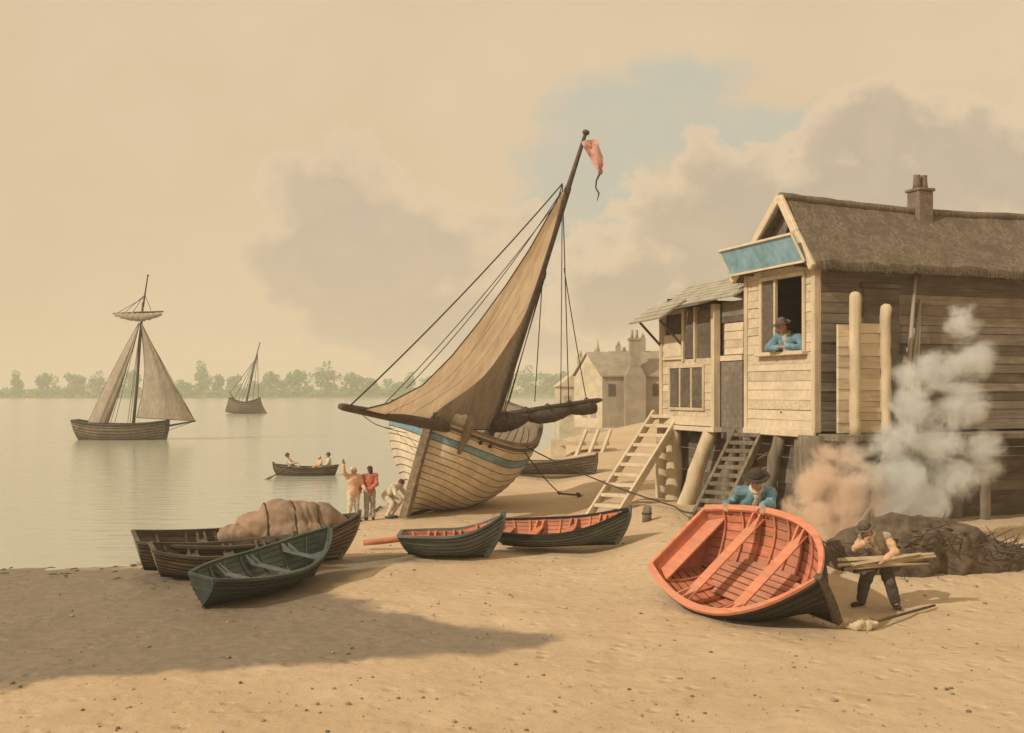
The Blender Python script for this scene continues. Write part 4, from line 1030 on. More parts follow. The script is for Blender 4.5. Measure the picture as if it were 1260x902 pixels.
# ------------------------------------------------------------------ riverside buildings, pale base colours adding to the haze
def gable_house(name, lab, px0, px1, base_py, eave_py, ridge_py, D, depth, rz, mw, mr, windows=(), chim=None, roof_over=0.15):
    p0 = at(px0, base_py, D); p1 = at(px1, base_py, D); wdt = (p1 - p0).length
    base = ground_z((p0.x + p1.x) / 2, D) - 0.3; e_z = at(px0, eave_py, D).z; r_z = at(px0, ridge_py, D).z
    r = empty(name, (p0.x, D, 0), rz); tag(r, lab, 'house')
    return r, wdt, base, e_z, r_z
b1, wd, ba, ez, rz_ = gable_house('riverside_cottage', 'hazy riverside cottage with grey roof and tall tapering chimney', 741, 818, 540, 462, 434, 90, 6, 0.10, None, None)
# its gable end looks left, its long grey side and roof face the viewer
w = MB(); w.span((0, 5.4), (-0.02, 0.1), (ba, ez)); w.span((0, 5.4), (3.4, 3.5), (ba, ez)); w.span((5.3, 5.4), (0.1, 3.4), (ba, ez)); w.build('long_wall', M['far_grey'], b1)
w = MB(); w.prism([(0, -0.02, ba), (-1.9, 2.6, ba), (-1.9, 2.6, ez - 0.2), (-1.0, 1.3, rz_ - 0.1), (0, -0.02, ez)], (0.06, 0.04, 0)); w.build('gable_wall', M['far_wall'], b1)
w = MB(); w.prism([(-0.15, -0.25, ez - 0.1), (5.5, -0.25, ez - 0.1), (5.5, 1.6, rz_), (-1.1, 1.5, rz_)], (0, 0, 0.12)); w.prism([(-1.1, 1.5, rz_ - 0.01), (5.5, 1.6, rz_ - 0.01), (5.5, 3.7, ez), (-2.0, 3.0, ez)], (0, 0, 0.12)); w.build('roof', M['far_grey'], b1)
w = MB(); w.box((2.62, -0.42, (ba + ez) / 2 - 0.1), (1.7, 0.7, ez - ba)); w.prism([(1.77, -0.78, ez - 0.1), (3.47, -0.78, ez - 0.1), (3.0, -0.70, ez + 0.8), (2.2, -0.70, ez + 0.8)], (0, 0.66, 0)); w.span((2.18, 3.02), (-0.72, -0.05), (ez + 0.75, at(782, 418, 89).z)); cb = w.build('chimney', M['far_grey'], b1)
w = MB(); zt = at(782, 418, 89).z; w.span((2.08, 3.12), (-0.80, 0.03), (zt, zt + 0.18)); w.build('coping', M['far_grey'], cb)
for x in (2.4, 2.8):
    w = MB(); w.tube([(x, -0.4, zt + 0.18), (x, -0.4, zt + 0.85)], [0.13, 0.10], 8); w.build('chimney_pot', M['far_grey'], cb)
for (x0, x1, z0, z1) in ((0.5, 1.1, ez - 1.7, ez - 0.7), (4.2, 4.8, ez - 1.7, ez - 0.7)):
    w = MB(); w.span((x0, x1), (-0.06, -0.021), (z0, z1)); w.build('window', M['void'], b1)
for q in (0.3, 0.62):
    w = MB(); p = Vector((-1.9 * q, 2.62 * q, 0)); d_ = Vector((-0.59, 0.81, 0)); w.prism([p - d_ * 0.3 + Vector((-0.03, -0.03, ba + 0.8)), p + d_ * 0.3 + Vector((-0.03, -0.03, ba + 0.8)), p + d_ * 0.3 + Vector((-0.03, -0.03, ba + 2.1)), p - d_ * 0.3 + Vector((-0.03, -0.03, ba + 2.1))], (0.02, 0.015, 0)); w.build('window', M['far_grey'], b1)

b2, wd, ba, ez, rz_ = gable_house('riverside_cottage', 'pale hazy house farther off, between the big boat and grey roofed cottage', 700, 742, 540, 475, 452, 104, 6, 0.05, None, None)
w = MB(); w.span((-0.9, 3.3), (0, 5), (ba, ez)); w.build('wall', M['far_wall'], b2)
w = MB(); w.prism([(-1.1, -0.2, ez - 0.05), (1.2, -0.2, rz_), (3.5, -0.2, ez - 0.05)], (0, 5.4, 0)); w.build('roof', M['far_wall'], b2)
w = MB(); zt = at(712, 438, 104).z; w.span((0.85, 1.5), (0.6, 1.2), (rz_ - 0.6, zt)); c_ = w.build('chimney', M['far_wall'], b2)
w = MB(); w.tube([(1.17, 0.9, zt), (1.17, 0.9, zt + 0.6)], [0.18, 0.12], 8); w.build('chimney_pot', M['far_wall'], c_)
w = MB(); zt = at(728, 432, 104).z; w.span((2.5, 3.2), (1.0, 1.7), (ez - 0.2, zt)); c_ = w.build('chimney', M['far_wall'], b2)
w = MB(); w.tube([(2.85, 1.35, zt), (2.85, 1.35, zt + 0.5), (2.85, 1.35, zt + 1.3)], [0.3, 0.2, 0.02], 8); w.build('spire', M['far_wall'], c_)
for (x0, x1, z0, z1) in ((-0.4, 0.2, 1.3, 3.2), (1.1, 1.7, 1.3, 3.2), (2.3, 2.9, 1.3, 3.2)):
    w = MB(); w.span((x0, x1), (-0.05, -0.002), (z0 + 0.4, z1 + 0.4)); w.build('window', M['far_grey'], b2)

b3, wd, ba, ez, rz_ = gable_house('riverside_house', 'tall faint house behind the cottage with clustered chimneys', 752, 840, 540, 452, 432, 128, 6, -0.04, None, None)
w = MB(); w.span((0, 9.5), (0, 6), (ba, ez)); w.build('wall', M['far_wall'], b3)
w = MB(); w.prism([(-0.2, -0.2, ez - 0.02), (9.7, -0.2, ez - 0.02), (9.7, 3, rz_), (-0.2, 3, rz_)], (0, 0.1, 0.12)); w.prism([(-0.2, 3.1, rz_), (9.7, 3.1, rz_), (9.7, 6.2, ez), (-0.2, 6.2, ez)], (0, 0.1, 0.12)); w.build('roof', M['far_grey'], b3)
for x, py in ((0.2, 440), (1.0, 424), (1.7, 431), (3.9, 414), (6.3, 420)):
    w = MB(); zt = at(760, py, 128).z; w.span((x - 0.32, x + 0.32), (2.6, 3.3), (ez, zt)); c_ = w.build('chimney', M['far_grey'], b3)
    w = MB(); w.tube([(x, 2.95, zt), (x, 2.95, zt + 0.5)], [0.22, 0.15], 8); w.build('chimney_pot', M['far_grey'], c_)
# small landing stage with raking posts below the cottages
lp = ground(690, 566); ls = empty('landing_stage', lp); tag(ls, 'small pale landing stage with raking posts below the hazy cottages', 'jetty')
w = MB(); w.span((0.0, 2.6), (0.3, 2.2), (0.75, 0.95)); w.build('decking', M['far_wall'], ls)
for x in (1.1, 1.75, 2.4):
    w = MB(); w.beam((x - 0.45, -0.5, -0.1), (x + 0.3, 0.7, 1.55), 0.16, 0.16); w.build('raking_post', M['far_wall'], ls)
w = MB(); w.span((-0.5, 0.3), (0.8, 1.0), (-0.1, 1.05)); w.build('end_wall', M['far_wall'], ls)

# ------------------------------------------------------------------ trees on the far bank
def crown(mb, lobes, n, leaf, rg):
    for (c, r) in lobes:
        for _ in range(n):
            d = Vector((rg.gauss(0, 1), rg.gauss(0, 1), rg.gauss(0, 1))).normalized()
            k = rg.random() ** 0.35; p = vec(c) + Vector((d.x * r[0], d.y * r[1], d.z * r[2])) * k
            u = Vector((rg.gauss(0, 1), rg.gauss(0, 1), rg.gauss(0, 1))).normalized(); v = u.orthogonal().normalized(); s_ = leaf * rg.uniform(0.6, 1.5)
            w_ = u.cross(v)
            mb.add([p + v * s_, p + w_ * s_ * 0.8, p - v * s_ * 0.9, p - w_ * s_ * 0.7], [(0, 1, 2, 3)], 0)
TREE_LAB = ['broad round crowned pale green tree on the far bank', 'tall domed pale green tree on the far bank', 'low spreading pale green tree on the far bank', 'bushy twin headed pale green tree on the far bank']
protos = []
for k in range(4):
    rg = random.Random(40 + k); mb = MB(); H_ = (13, 17, 9, 12)[k]
    lobes = [((rg.uniform(-5, 5), rg.uniform(-2, 2), H_ * rg.uniform(0.12, 0.72)), (rg.uniform(2.4, 4.0), rg.uniform(2, 3), rg.uniform(1.8, 3.2))) for _ in range(11)]
    lobes += [((0, 0, H_ * 0.80), (3.2, 3, H_ * 0.2)), ((0, 0, H_ * 0.40), (5.4, 3.5, H_ * 0.32))]
    if k == 2: lobes = [((c[0] * 1.7, c[1], c[2]), r) for c, r in lobes]
    if k == 3: lobes += [((-3.6, 0, H_ * 0.84), (2.4, 2, 2.6)), ((3.2, 0, H_ * 0.76), (2.6, 2, 2.4))]
    r = empty('tree'); crown(mb, lobes, 80, 0.62, rg); mb.build('crown', M['leaf' if k % 2 == 0 else 'leaf_b'], r)
    tk_ = MB(); tk_.tube([(0, 0, -0.5), (0.1, 0, H_ * 0.3), (-0.1, 0.1, H_ * 0.7)], [0.5, 0.38, 0.15], 7)
    for a in (0.6, 2.2, 4.0): tk_.tube([(0.1, 0, H_ * 0.3), (2.2 * math.cos(a), 1.6 * math.sin(a), H_ * 0.6)], [0.22, 0.08], 5)
    tk_.build('trunk', M['bark'], r); protos.append(r)
spots = [(20, 1, .9), (58, 0, 1.0), (92, 3, 1.0), (122, 1, .85), (160, 0, 1.1), (196, 3, .9), (222, 2, 1.0), (248, 1, 1.15), (268, 0, .9), (288, 3, 1.0), (312, 2, .95), (332, 0, 1.0), (345, 3, .75), (368, 0, 1.15), (403, 1, 1.15), (432, 0, .95), (452, 3, .9), (478, 2, 1.1), (505, 1, .8), (530, 0, .9), (560, 3, .9), (592, 1, .9), (622, 0, 1.1), (650, 1, 1.1), (672, 3, 1.1), (694, 0, 1.1), (716, 1, .9)]
used = set(); rg = random.Random(9)
for px, k, s_ in spots:
    o = protos[k] if k not in used else copy_tree(protos[k]); used.add(k)
    D = 700 + rg.uniform(0, 60) + max(0, px - 560) * 0.35; x = (px - HX) / F * D
    o.location = (x, D, ground_z(x, D) - 0.3); o.rotation_euler = (0, 0, rg.uniform(0, 6)); s2 = s_ * 1.18; o.scale = (s2, s2, s2 * rg.uniform(0.95, 1.1))
    tag(o, TREE_LAB[k], 'tree', 'trees along the far bank')
hd_ = MB(); rg = random.Random(77)
for i in range(160):
    px = -120 + i * 6.2; D = 690 + max(0, px - 560) * 0.3; x = (px - HX) / F * D + rg.uniform(-1, 1)
    crown(hd_, [((x, D + rg.uniform(-3, 3), 1.6 + rg.uniform(0, 2)), (4.0, 2, 2.4 + rg.uniform(0, 2.4)))], 60, 0.62, rg)
tag(hd_.build('hedge', M['leaf_b']), 'low pale green scrub lining the far bank', 'scrub', kind='stuff')
# ------------------------------------------------------------------ people
def hand(mb, wrist, d, nrm, side, s=1.0, curl=0.5, rf=0.0095):
    """Palm, four unequal fingers and a thumb. d: along the hand, nrm: way the palm faces, side: towards the thumb."""
    d = vec(d).normalized(); nrm = vec(nrm); nrm = (nrm - d * nrm.dot(d)).normalized(); sd_ = d.cross(nrm)
    if sd_.dot(vec(side)) < 0: sd_ = -sd_
    wrist = vec(wrist)
    for k, ln in enumerate((0.070, 0.080, 0.074, 0.058)):
        o = sd_ * (0.031 - 0.0205 * k) * s; kn = wrist + o + d * (0.088 - 0.004 * abs(k - 1)) * s
        mb.capsule(wrist + o * 0.55 + d * 0.012 * s, kn, 0.016 * s, 0.0135 * s, 8)
        p = kn; ang = 0.25 * curl
        for fr, q in ((0.45, 1.0), (0.32, 0.92), (0.23, 0.82)):
            e = p + (d * math.cos(ang) + nrm * math.sin(ang) + sd_ * (0.10 - 0.07 * k) * (1 - curl * 0.5)) * ln * fr * s
            mb.capsule(p, e, rf * q * s, rf * q * 0.92 * s, 7); p = e; ang += 0.75 * curl
    b = wrist + sd_ * 0.026 * s + d * 0.022 * s; m = b + (sd_ * 0.75 + d * 0.6 + nrm * 0.3).normalized() * 0.04 * s
    mb.capsule(b, m, 0.016 * s, 0.0125 * s, 7); mb.capsule(m, m + (sd_ * 0.3 + d * 0.85 + nrm * 0.45).normalized() * 0.034 * s, 0.0115 * s, 0.009 * s, 7)

STAND = dict(pel=(0, 0, .93), chest=(0, 0, 1.27), neck=(0, .01, 1.46), head=(0, -.02, 1.60), hdir=(0, -1, -.05),
             shL=(.19, .01, 1.40), elL=(.25, .03, 1.13), wrL=(.24, -.08, .89), shR=(-.19, .01, 1.40), elR=(-.25, .03, 1.13), wrR=(-.24, -.08, .89),
             hipL=(.09, 0, .90), knL=(.10, -.02, .50), anL=(.11, .02, .09), toL=(.13, -.13, .045), hipR=(-.09, 0, .90), knR=(-.10, -.02, .50), anR=(-.11, .02, .09), toR=(-.13, -.13, .045))
def lathe(mb, c, ax, prof, n=20, m=0, squash=1.0):
    ax = vec(ax).normalized(); u = ax.orthogonal().normalized(); v = ax.cross(u); rows = []
    for (r, h) in prof: rows.append([vec(c) + ax * h + (u * math.cos(a) + v * math.sin(a)) * r for a in lin(0, 2 * PI, n + 1)])
    mb.grid(rows, m, True)
def person(lab, loc, rz, s, pose, wear, voxel=0.012, group=None):
    P = dict(STAND); P.update(pose); P = {k: (vec(v) if isinstance(v, (tuple, list, Vector)) else v) for k, v in P.items()}
    r = empty('person', loc, rz); r.scale = (s, s, s); tag(r, lab, 'person', group)
    sv = vec(P['shL']) - vec(P['shR']); up = (P['neck'] - P['pel']).normalized(); sx = (sv - up * sv.dot(up)).normalized(); fw = up.cross(sx)   # back
    TR = Matrix((sx, fw, up)).transposed()
    hx_ = (P['hipL'] - P['hipR']).normalized(); 
    hd = P['hdir'].normalized(); hup = (vec(P.get('hup', (0, 0, 1)))); hs = hup.cross(-hd).normalized(); hu = (-hd).cross(hs).normalized()
    HR = Matrix((hs, -hd, hu)).transposed(); hc = P['head']
    def hp_(x, y, z): return hc + HR @ Vector((x, y, z))
    waist = P['pel'].lerp(P['chest'], 0.45)
    def torso(mb, g):
        mb.ball(P['pel'], (.165 + g, .118 + g, .13 + g), 0, TR, 16, 10); mb.ball(waist, (.145 + g, .108 + g, .17 + g), 0, TR, 16, 10)
        mb.ball(P['chest'], (.172 + g, .118 + g, .20 + g), 0, TR, 16, 10); mb.capsule(P['shL'], P['shR'], .062 + g, .062 + g)
    def arm(mb, S, g, end=1.0, g2=None):
        g2 = g if g2 is None else g2; w_ = P['el' + S].lerp(P['wr' + S], end)
        mb.capsule(P['sh' + S], P['el' + S], .060 + g, .047 + g); mb.capsule(P['el' + S], w_, .047 + g, .034 + g2)
    def leg(mb, S, g, end=1.0, g2=None):
        g2 = g if g2 is None else g2; a_ = P['kn' + S].lerp(P['an' + S], end)
        mb.capsule(P['hip' + S], P['kn' + S], .092 + g, .062 + g); c = P['kn' + S].lerp(P['an' + S], 0.3)
        mb.capsule(P['kn' + S], c, .060 + g, .058 + g); mb.capsule(c, a_, .058 + g, .040 + g2)
    # the body: one fused skin
    mb = MB(); torso(mb, 0)
    mb.capsule(P['neck'] - up * .04, hc - HR @ Vector((0, -0.02, .05)), .056, .052)
    mb.ball(hp_(0, .012, .022), (.077, .096, .098), 0, HR, 18, 12); mb.ball(hp_(0, -.030, -.048), (.058, .060, .066), 0, HR, 14, 10)
    mb.capsule(hp_(0, -.086, .012), hp_(0, -.108, -.022), .012, .017); mb.ball(hp_(0, -.068, -.088), (.026, .022, .02), 0, HR)
    mb.capsule(hp_(-.035, -.078, .030), hp_(.035, -.078, .030), .014, .014)
    for q in (1, -1): mb.ball(hp_(q * .078, .012, -.005), (.012, .022, .032), 0, HR)
    for S in 'LR':
        arm(mb, S, 0); leg(mb, S, 0); mb.capsule(P['an' + S], P['to' + S], .044, .034)
        dr_ = P.get('hd' + S, (P['wr' + S] - P['el' + S])); nr_ = P.get('hn' + S, Vector((0, .2, -1))); sdd = P.get('th' + S, Vector((-1 if S == 'L' else 1, -.3, 0)))
        hand(mb, P['wr' + S], dr_, nr_, sdd, wear.get('hand', 1.08), P.get('curl' + S, .5), max(0.0105, voxel * 0.9))
    remeshed(mb, 'body', M[wear.get('skin', 'skin')], r, voxel, 2)
    for q in (1, -1):
        e = MB(); e.ball(hp_(q * .032, -.088, .012), (.011, .007, .008), 0, HR, 8, 6); e.build('eye', M['eye'], r)
    e = MB(); e.ball(hp_(0, -.089, -.056), (.024, .008, .006), 0, HR, 10, 6); e.build('mouth', M['lip'], r)
    h_ = MB(); h_.ball(hp_(0, .030, .026), (.083, .090, .098), 0, HR, 16, 10)
    if wear.get('long'): h_.ball(hp_(0, .06, -.05), (.078, .055, .09), 0, HR)
    remeshed(h_, 'hair', M[wear.get('hair', 'hair')], r, voxel * 1.2, 1, 0.006, 22)
    # clothes
    if wear.get('coat'):
        c = MB(); torso(c, .024); 
        for S in 'LR': arm(c, S, .020, .93, .020)
        if wear.get('skirt'):
            for S in 'LR': c.capsule(P['hip' + S] + fw * .03, P['hip' + S].lerp(P['kn' + S], wear['skirt']) + fw * .05, .125, .12)
        remeshed(c, wear.get('coat_name', 'coat'), M[wear['coat']], r, voxel, 3, .019, 7, len(lab))
    if wear.get('vest'):
        c = MB(); torso(c, .036); remeshed(c, 'waistcoat', M[wear['vest']], r, voxel, 3, .014, 7, 2)
    if wear.get('shirt'):
        c = MB(); f_ = P['chest'].lerp(P['pel'], .22) - fw * .085
        c.ball(f_, (.095, .075, .24), 0, TR, 14, 10); c.capsule(P['neck'] - fw * .05 - up * .03, f_ - fw * .02, .055, .06)
        remeshed(c, 'shirt', M[wear['shirt']], r, voxel, 2, .010, 12, 3)
    if wear.get('collar'):
        c = MB(); c.tube([P['neck'] + (sx * math.cos(a) + fw * math.sin(a)) * .072 + up * .01 for a in lin(0, 2 * PI, 15)], .026, 7); c.build('neckcloth', M[wear['collar']], r)
    if wear.get('trousers'):
        c = MB(); tf_ = wear.get('tfat', .024); c.ball(P['pel'] - up * .02, (.175, .128, .125), 0, TR, 16, 10)
        for S in 'LR': leg(c, S, tf_, wear.get('tlen', .95), wear.get('tflare', .026))
        remeshed(c, 'trousers', M[wear['trousers']], r, voxel, 3, .018, 7, 5 + len(lab))
    if wear.get('stockings'):
        for S in 'LR':
            c = MB(); a_ = P['kn' + S].lerp(P['an' + S], .3); c.capsule(a_, P['an' + S], .064, .047); c.build('stocking', M[wear['stockings']], r)
    for S in 'LR':
        c = MB(); f_ = (P['to' + S] - P['an' + S]); f_.z = 0; f_.normalize(); a_ = P['an' + S]
        c.capsule(a_ - f_ * .03 + Vector((0, 0, -.035)), P['to' + S] + f_ * .05, .052, .043); c.capsule(a_ + Vector((0, 0, .03)), a_ - Vector((0, 0, .03)), .052, .055); remeshed(c, 'shoe', M['shoe'], r, .014, 2)
    if wear.get('hat'):
        t_ = P.get('hat_tilt', (0, .06, 1)); ax = HR @ vec(t_).normalized(); b_ = hp_(0, .012, .055)
        c = MB(); br = wear.get('brim', .165)
        lathe(c, b_, ax, [(.0, .125), (.05, .122), (.082, .105), (.093, .06), (.096, .012), (br * .8, .004), (br, .018), (br + .004, .008), (br * .8, -.010), (.094, -.006), (.090, .0)])
        for i, v in enumerate(c.v):
            w_ = vec(v); k_ = (w_ - b_ - ax * (w_ - b_).dot(ax)).length
            c.v[i] = tuple(w_ + ax * (.028 * mnoise.noise(w_ * 9 + Vector((len(lab), 0, 0))) * (k_ / .12)))
        ho = c.build('hat', M[wear['hat']], r)
        bn = MB(); bn.tube([b_ + ax * .022 + (ax.orthogonal().normalized() * math.cos(a) + ax.cross(ax.orthogonal().normalized()) * math.sin(a)) * .097 for a in lin(0, 2 * PI, 19)], .010, 5); bn.build('hat_band', M['tar'], ho)
    if wear.get('cap'):
        c = MB(); c.ball(hp_(0, .014, .05), (.088, .104, .085), 0, HR, 14, 9); c.build('cap', M[wear['cap']], r)
    return r

# man leaning out of the window
person('man in blue coat and dark hat leaning on the window sill', hw(0.05, 1.30, 3.40), math.radians(-38), 1.42,
       dict(pel=(0, .22, .96), chest=(0, .06, 1.30), neck=(-.01, -.05, 1.47), head=(-.04, -.15, 1.585), hdir=(-.30, -.85, -.42),
            shL=(.205, .02, 1.40), shR=(-.205, .02, 1.40), elL=(.33, -.10, 1.215), elR=(-.33, -.10, 1.215), wrL=(.07, -.255, 1.235), wrR=(-.07, -.235, 1.215),
            hdL=(-1, -.15, 0), hdR=(1, -.15, .1), thL=(0, 0, 1), thR=(0, 0, 1), hnL=(0, .3, -1), hnR=(0, .3, -1), hipL=(.09, .22, .92), hipR=(-.09, .22, .92), knL=(.1, .18, .5), knR=(-.1, .18, .5), anL=(.1, .26, .09), anR=(-.1, .26, .09), toL=(.12, .11, .045), toR=(-.12, .11, .045)),
       dict(coat='coat_blue', shirt='linen', collar='linen', trousers='trousers', hat='felt_brown', brim=.175), voxel=.011)

# man lifting the red boat by its raised side
def gun_at(px):
    best = None
    for i in range(200):
        t_ = 0.1 + 0.8 * i / 199; w_ = redM @ (hr.pt(t_, 1.0, 0.0, 1) + Vector((0, 0.0, 0.055))); q = HX + w_.x / w_.y * F
        if best is None or abs(q - px) < best[0]: best = (abs(q - px), w_)
    return best[1]
gA, gB = gun_at(884), gun_at(938)
S2 = 1.40; R0 = Vector((4.58, gB.y + 1.0, 0)); R0.z = ground_z(R0.x, R0.y)
zt = CZ - (592 - HY) / F * (R0.y - 0.5)
hz = (zt - R0.z) / S2
def loc2(p): q = (p - R0) / S2; return Vector((q.x, q.y, q.z))
wa, wb = loc2(gA), loc2(gB)
dz_ = hz - 1.44
wrR = wa + Vector((.05, .07, .03)); wrL = wb + Vector((.02, .08, .03))
shR, shL = Vector((-.21, -.20, 1.29 + dz_)), Vector((.21, -.18, 1.27 + dz_))
def elbow(a, b, out, l1=.29, l2=.26):
    d = b - a; L_ = min(d.length, (l1 + l2) * .985); x = (L_ * L_ + l1 * l1 - l2 * l2) / (2 * L_); h_ = math.sqrt(max(0, l1 * l1 - x * x)); o = vec(out); d.normalize(); o = (o - d * o.dot(d)).normalized()
    return a + d * x + o * h_
person('man in blue jacket and black hat bending over to lift the red boat', R0, 0.0, S2,
       dict(pel=(.03, .12, .90 + dz_ * .6), chest=(.0, -.12, 1.17 + dz_), neck=(-.01, -.28, 1.33 + dz_), head=(-.03, -.38, 1.44 + dz_), hdir=(-.35, -.85, -.40), shL=shL, shR=shR, elL=elbow(shL, wrL, (1, .4, -.6)), elR=elbow(shR, wrR, (-.8, .3, -.8)), wrL=wrL, wrR=wrR,
            hdL=(-.05, -.9, -.25), hdR=(-.1, -.9, -.25), hnL=(0, 0, -1), hnR=(0, 0, -1), curlL=.75, curlR=.75, hipL=(.12, .12, .86 + dz_ * .6), hipR=(-.07, .12, .86 + dz_ * .6), knL=(.17, .0, .48), knR=(-.1, -.02, .48), anL=(.2, .12, .09), anR=(-.12, .12, .09), toL=(.23, -.02, .045), toR=(-.14, -.02, .045)),
       dict(coat='coat_blue', coat_name='jacket', shirt='linen', collar='linen', trousers='trousers', hat='felt', brim=.185, hand=1.25), voxel=.011)

# man carrying timber
T0 = ground(1079, 748)
person('stooping man in peach shirt sleeves and dark trousers carrying split timber', T0, math.radians(-24), 1.02,
       dict(pel=(.05, .14, .84), chest=(-.03, -.08, 1.13), neck=(-.09, -.23, 1.29), head=(-.15, -.35, 1.37), hdir=(-.45, -.75, -.60), shL=(.17, -.11, 1.25), shR=(-.21, -.15, 1.23), elL=(.32, -.17, 1.01), elR=(-.34, -.20, 1.02), wrL=(.17, -.36, .90), wrR=(-.17, -.42, 1.17),
            hdL=(-.6, -.5, -.3), hnL=(-.2, .3, -1), hdR=(.4, -.1, .8), hnR=(.5, .6, -.2), curlL=.7, curlR=.7, hipL=(.12, .10, .80), hipR=(-.08, .10, .80), knL=(.22, -.06, .46), knR=(-.19, -.10, .46), anL=(.30, .08, .09), anR=(-.27, .05, .09), toL=(.36, -.06, .045), toR=(-.36, -.09, .045)),
       dict(coat='coat_peach', coat_name='shirt', vest='breeches', shirt='linen', collar='linen', trousers='trousers', tflare=.05, tfat=.045, hat='felt_brown', brim=.17), voxel=.011)
TB = T0 + Vector((0.02, -.34, 0.86)); rgt = random.Random(3)
bt_ = empty('timber_bundle', TB); tag(bt_, 'bundle of pale split timber and dark sticks under the stooping man\'s arm', 'timber')
for i in range(13):
    w = MB(); y, z = rgt.uniform(-.09, .09), rgt.uniform(-.08, .10); k = rgt.uniform(.6, 1.15)
    a, b = Vector((-.78 * k, y * .8 - .05, z - .08 + rgt.uniform(-.03, .03))), Vector((.85 * k, y + .12, z + .02 + rgt.uniform(-.05, .05)))
    dk_ = z < -.02
    if i % 3: w.beam(a, b, rgt.uniform(.07, .13), rgt.uniform(.03, .06), up=(rgt.uniform(-.5, .5), .5, 1), taper=.7)
    else: w.tube([a, a.lerp(b, .5) + Vector((0, 0, rgt.uniform(-.02, .03))), b], [.03, .034, .018], 6)
    w.build('stick' if dk_ else 'split_plank', M['brush' if dk_ else 'reed'], bt_)

# the group by the big boat
A0, B0, C0 = ground(435, 642), ground(455, 640), ground(483, 638)
person('man in peach coat waving one arm beside the man in red', A0, math.radians(28), 0.98,
       dict(hdir=(.75, -.6, 0), shR=(-.19, .0, 1.42), elR=(-.34, -.05, 1.56), wrR=(-.36, -.10, 1.80), hdR=(-.1, -.05, 1), hnR=(.2, -1, 0), thR=(1, 0, .3), curlR=.1, elL=(.27, -.06, 1.14), wrL=(.30, -.24, 1.02), knR=(-.12, -.03, .5), anR=(-.16, .05, .09), anL=(.12, -.05, .09), toL=(.14, -.2, .045), toR=(-.2, -.09, .045)),
       dict(coat='coat_peach', skirt=.5, vest='coat_peach', collar='linen', trousers='linen', tlen=.25, stockings='linen', hair='linen', cap='linen'), voxel=.013)
person('dark haired man in red jacket seen from behind, arm round his waving companion', B0, math.radians(196), 0.97,
       dict(hdir=(.35, -.9, -.05), elL=(.27, -.02, 1.12), wrL=(.30, -.14, .92), shR=(-.19, 0, 1.41), elR=(-.20, .12, 1.16), wrR=(-.02, .20, 1.02), shL=(.19, .01, 1.41), hdR=(1, .2, 0), hnR=(0, -1, 0), hipL=(.09, 0, .9)),
       dict(coat='coat_red', coat_name='jacket', trousers='breeches', long=True, cap='hair'), voxel=.013)
person('man in pale clothes stooping at the foot of the big boat\'s stem', C0, math.radians(62), 0.98,
       dict(pel=(0, .22, .74), chest=(0, -.08, .98), neck=(0, -.22, 1.07), head=(0, -.33, 1.13), hdir=(0, -.8, -.6), shL=(.18, -.14, 1.05), shR=(-.18, -.14, 1.05), elL=(.24, -.28, .82), elR=(-.24, -.28, .82), wrL=(.13, -.45, .66), wrR=(-.12, -.45, .62), hipL=(.09, .22, .70), hipR=(-.09, .22, .70), knL=(.16, -.14, .50), knR=(-.15, -.10, .48), anL=(.13, .16, .09), anR=(-.13, .12, .09), toL=(.16, .0, .045), toR=(-.16, -.04, .045)),
       dict(coat='linen', coat_name='shirt', trousers='linen', hair='hair', cap='hair'), voxel=.013)
# ------------------------------------------------------------------ rowing boat out on the river, with its crew
wl = lambda px, D: Vector(((px - HX) / F * D, D, 0))
RD = F * CZ / (585 - HY)
rb_root, rbh, rbM = dinghy('rowing_boat', wl(415, RD) + Vector((0, 0.25, 0)), wl(337, RD), 0, 'small rowing boat with three people out on the water', M['oak'], M['oak'], M['oak_dark'], M['oak_dark'], B=1.15, D=0.48, lift=-0.13,
       fitkw=dict(ribs=5, knees=False, thwarts=(0.28, 0.62)), hk=dict(ss=0.1, sb=0.18, bt=0.5), seam=0.014, ns=6)
SEAT = dict(pel=(0, 0, .12), chest=(0, -.02, .46), neck=(0, -.02, .65), head=(0, -.05, .79), hdir=(0, -1, 0), shL=(.19, 0, .59), shR=(-.19, 0, .59), elL=(.25, -.12, .36), elR=(-.25, -.12, .36), wrL=(.17, -.32, .30), wrR=(-.17, -.32, .30),
            hipL=(.09, 0, .09), hipR=(-.09, 0, .09), knL=(.12, -.40, .20), knR=(-.12, -.40, .20), anL=(.12, -.46, -.14), anR=(-.12, -.46, -.14), toL=(.12, -.6, -.17), toR=(-.12, -.6, -.17))
ROW = dict(SEAT); ROW.update(pel=(0, .0, .12), chest=(0, .16, .44), neck=(0, .22, .62), head=(0, .22, .76), shL=(.19, .17, .56), shR=(-.19, .17, .56), elL=(.26, .0, .38), elR=(-.26, .0, .38), wrL=(.2, -.22, .40), wrR=(-.2, -.22, .40))
for px, ps, lab, w_, rz_ in ((359, ROW, 'rower in pale clothes and hat pulling an oar in the small boat', dict(coat='linen', coat_name='shirt', trousers='breeches', hat='felt_brown', brim=.14), 88),
                       (394, SEAT, 'smaller seated passenger in middle of the small boat', dict(coat='coat_peach', trousers='breeches', cap='linen'), -60),
                       (405, SEAT, 'seated passenger in a broad hat in the small boat\'s stern', dict(coat='linen', trousers='breeches', hat='felt_brown', brim=.16), -80)):
    p = wl(px, RD + 0.12); p.z = 0.22
    person(lab, p, math.radians(rz_), 0.92 if px != 394 else 0.78, ps, w_, voxel=.017)
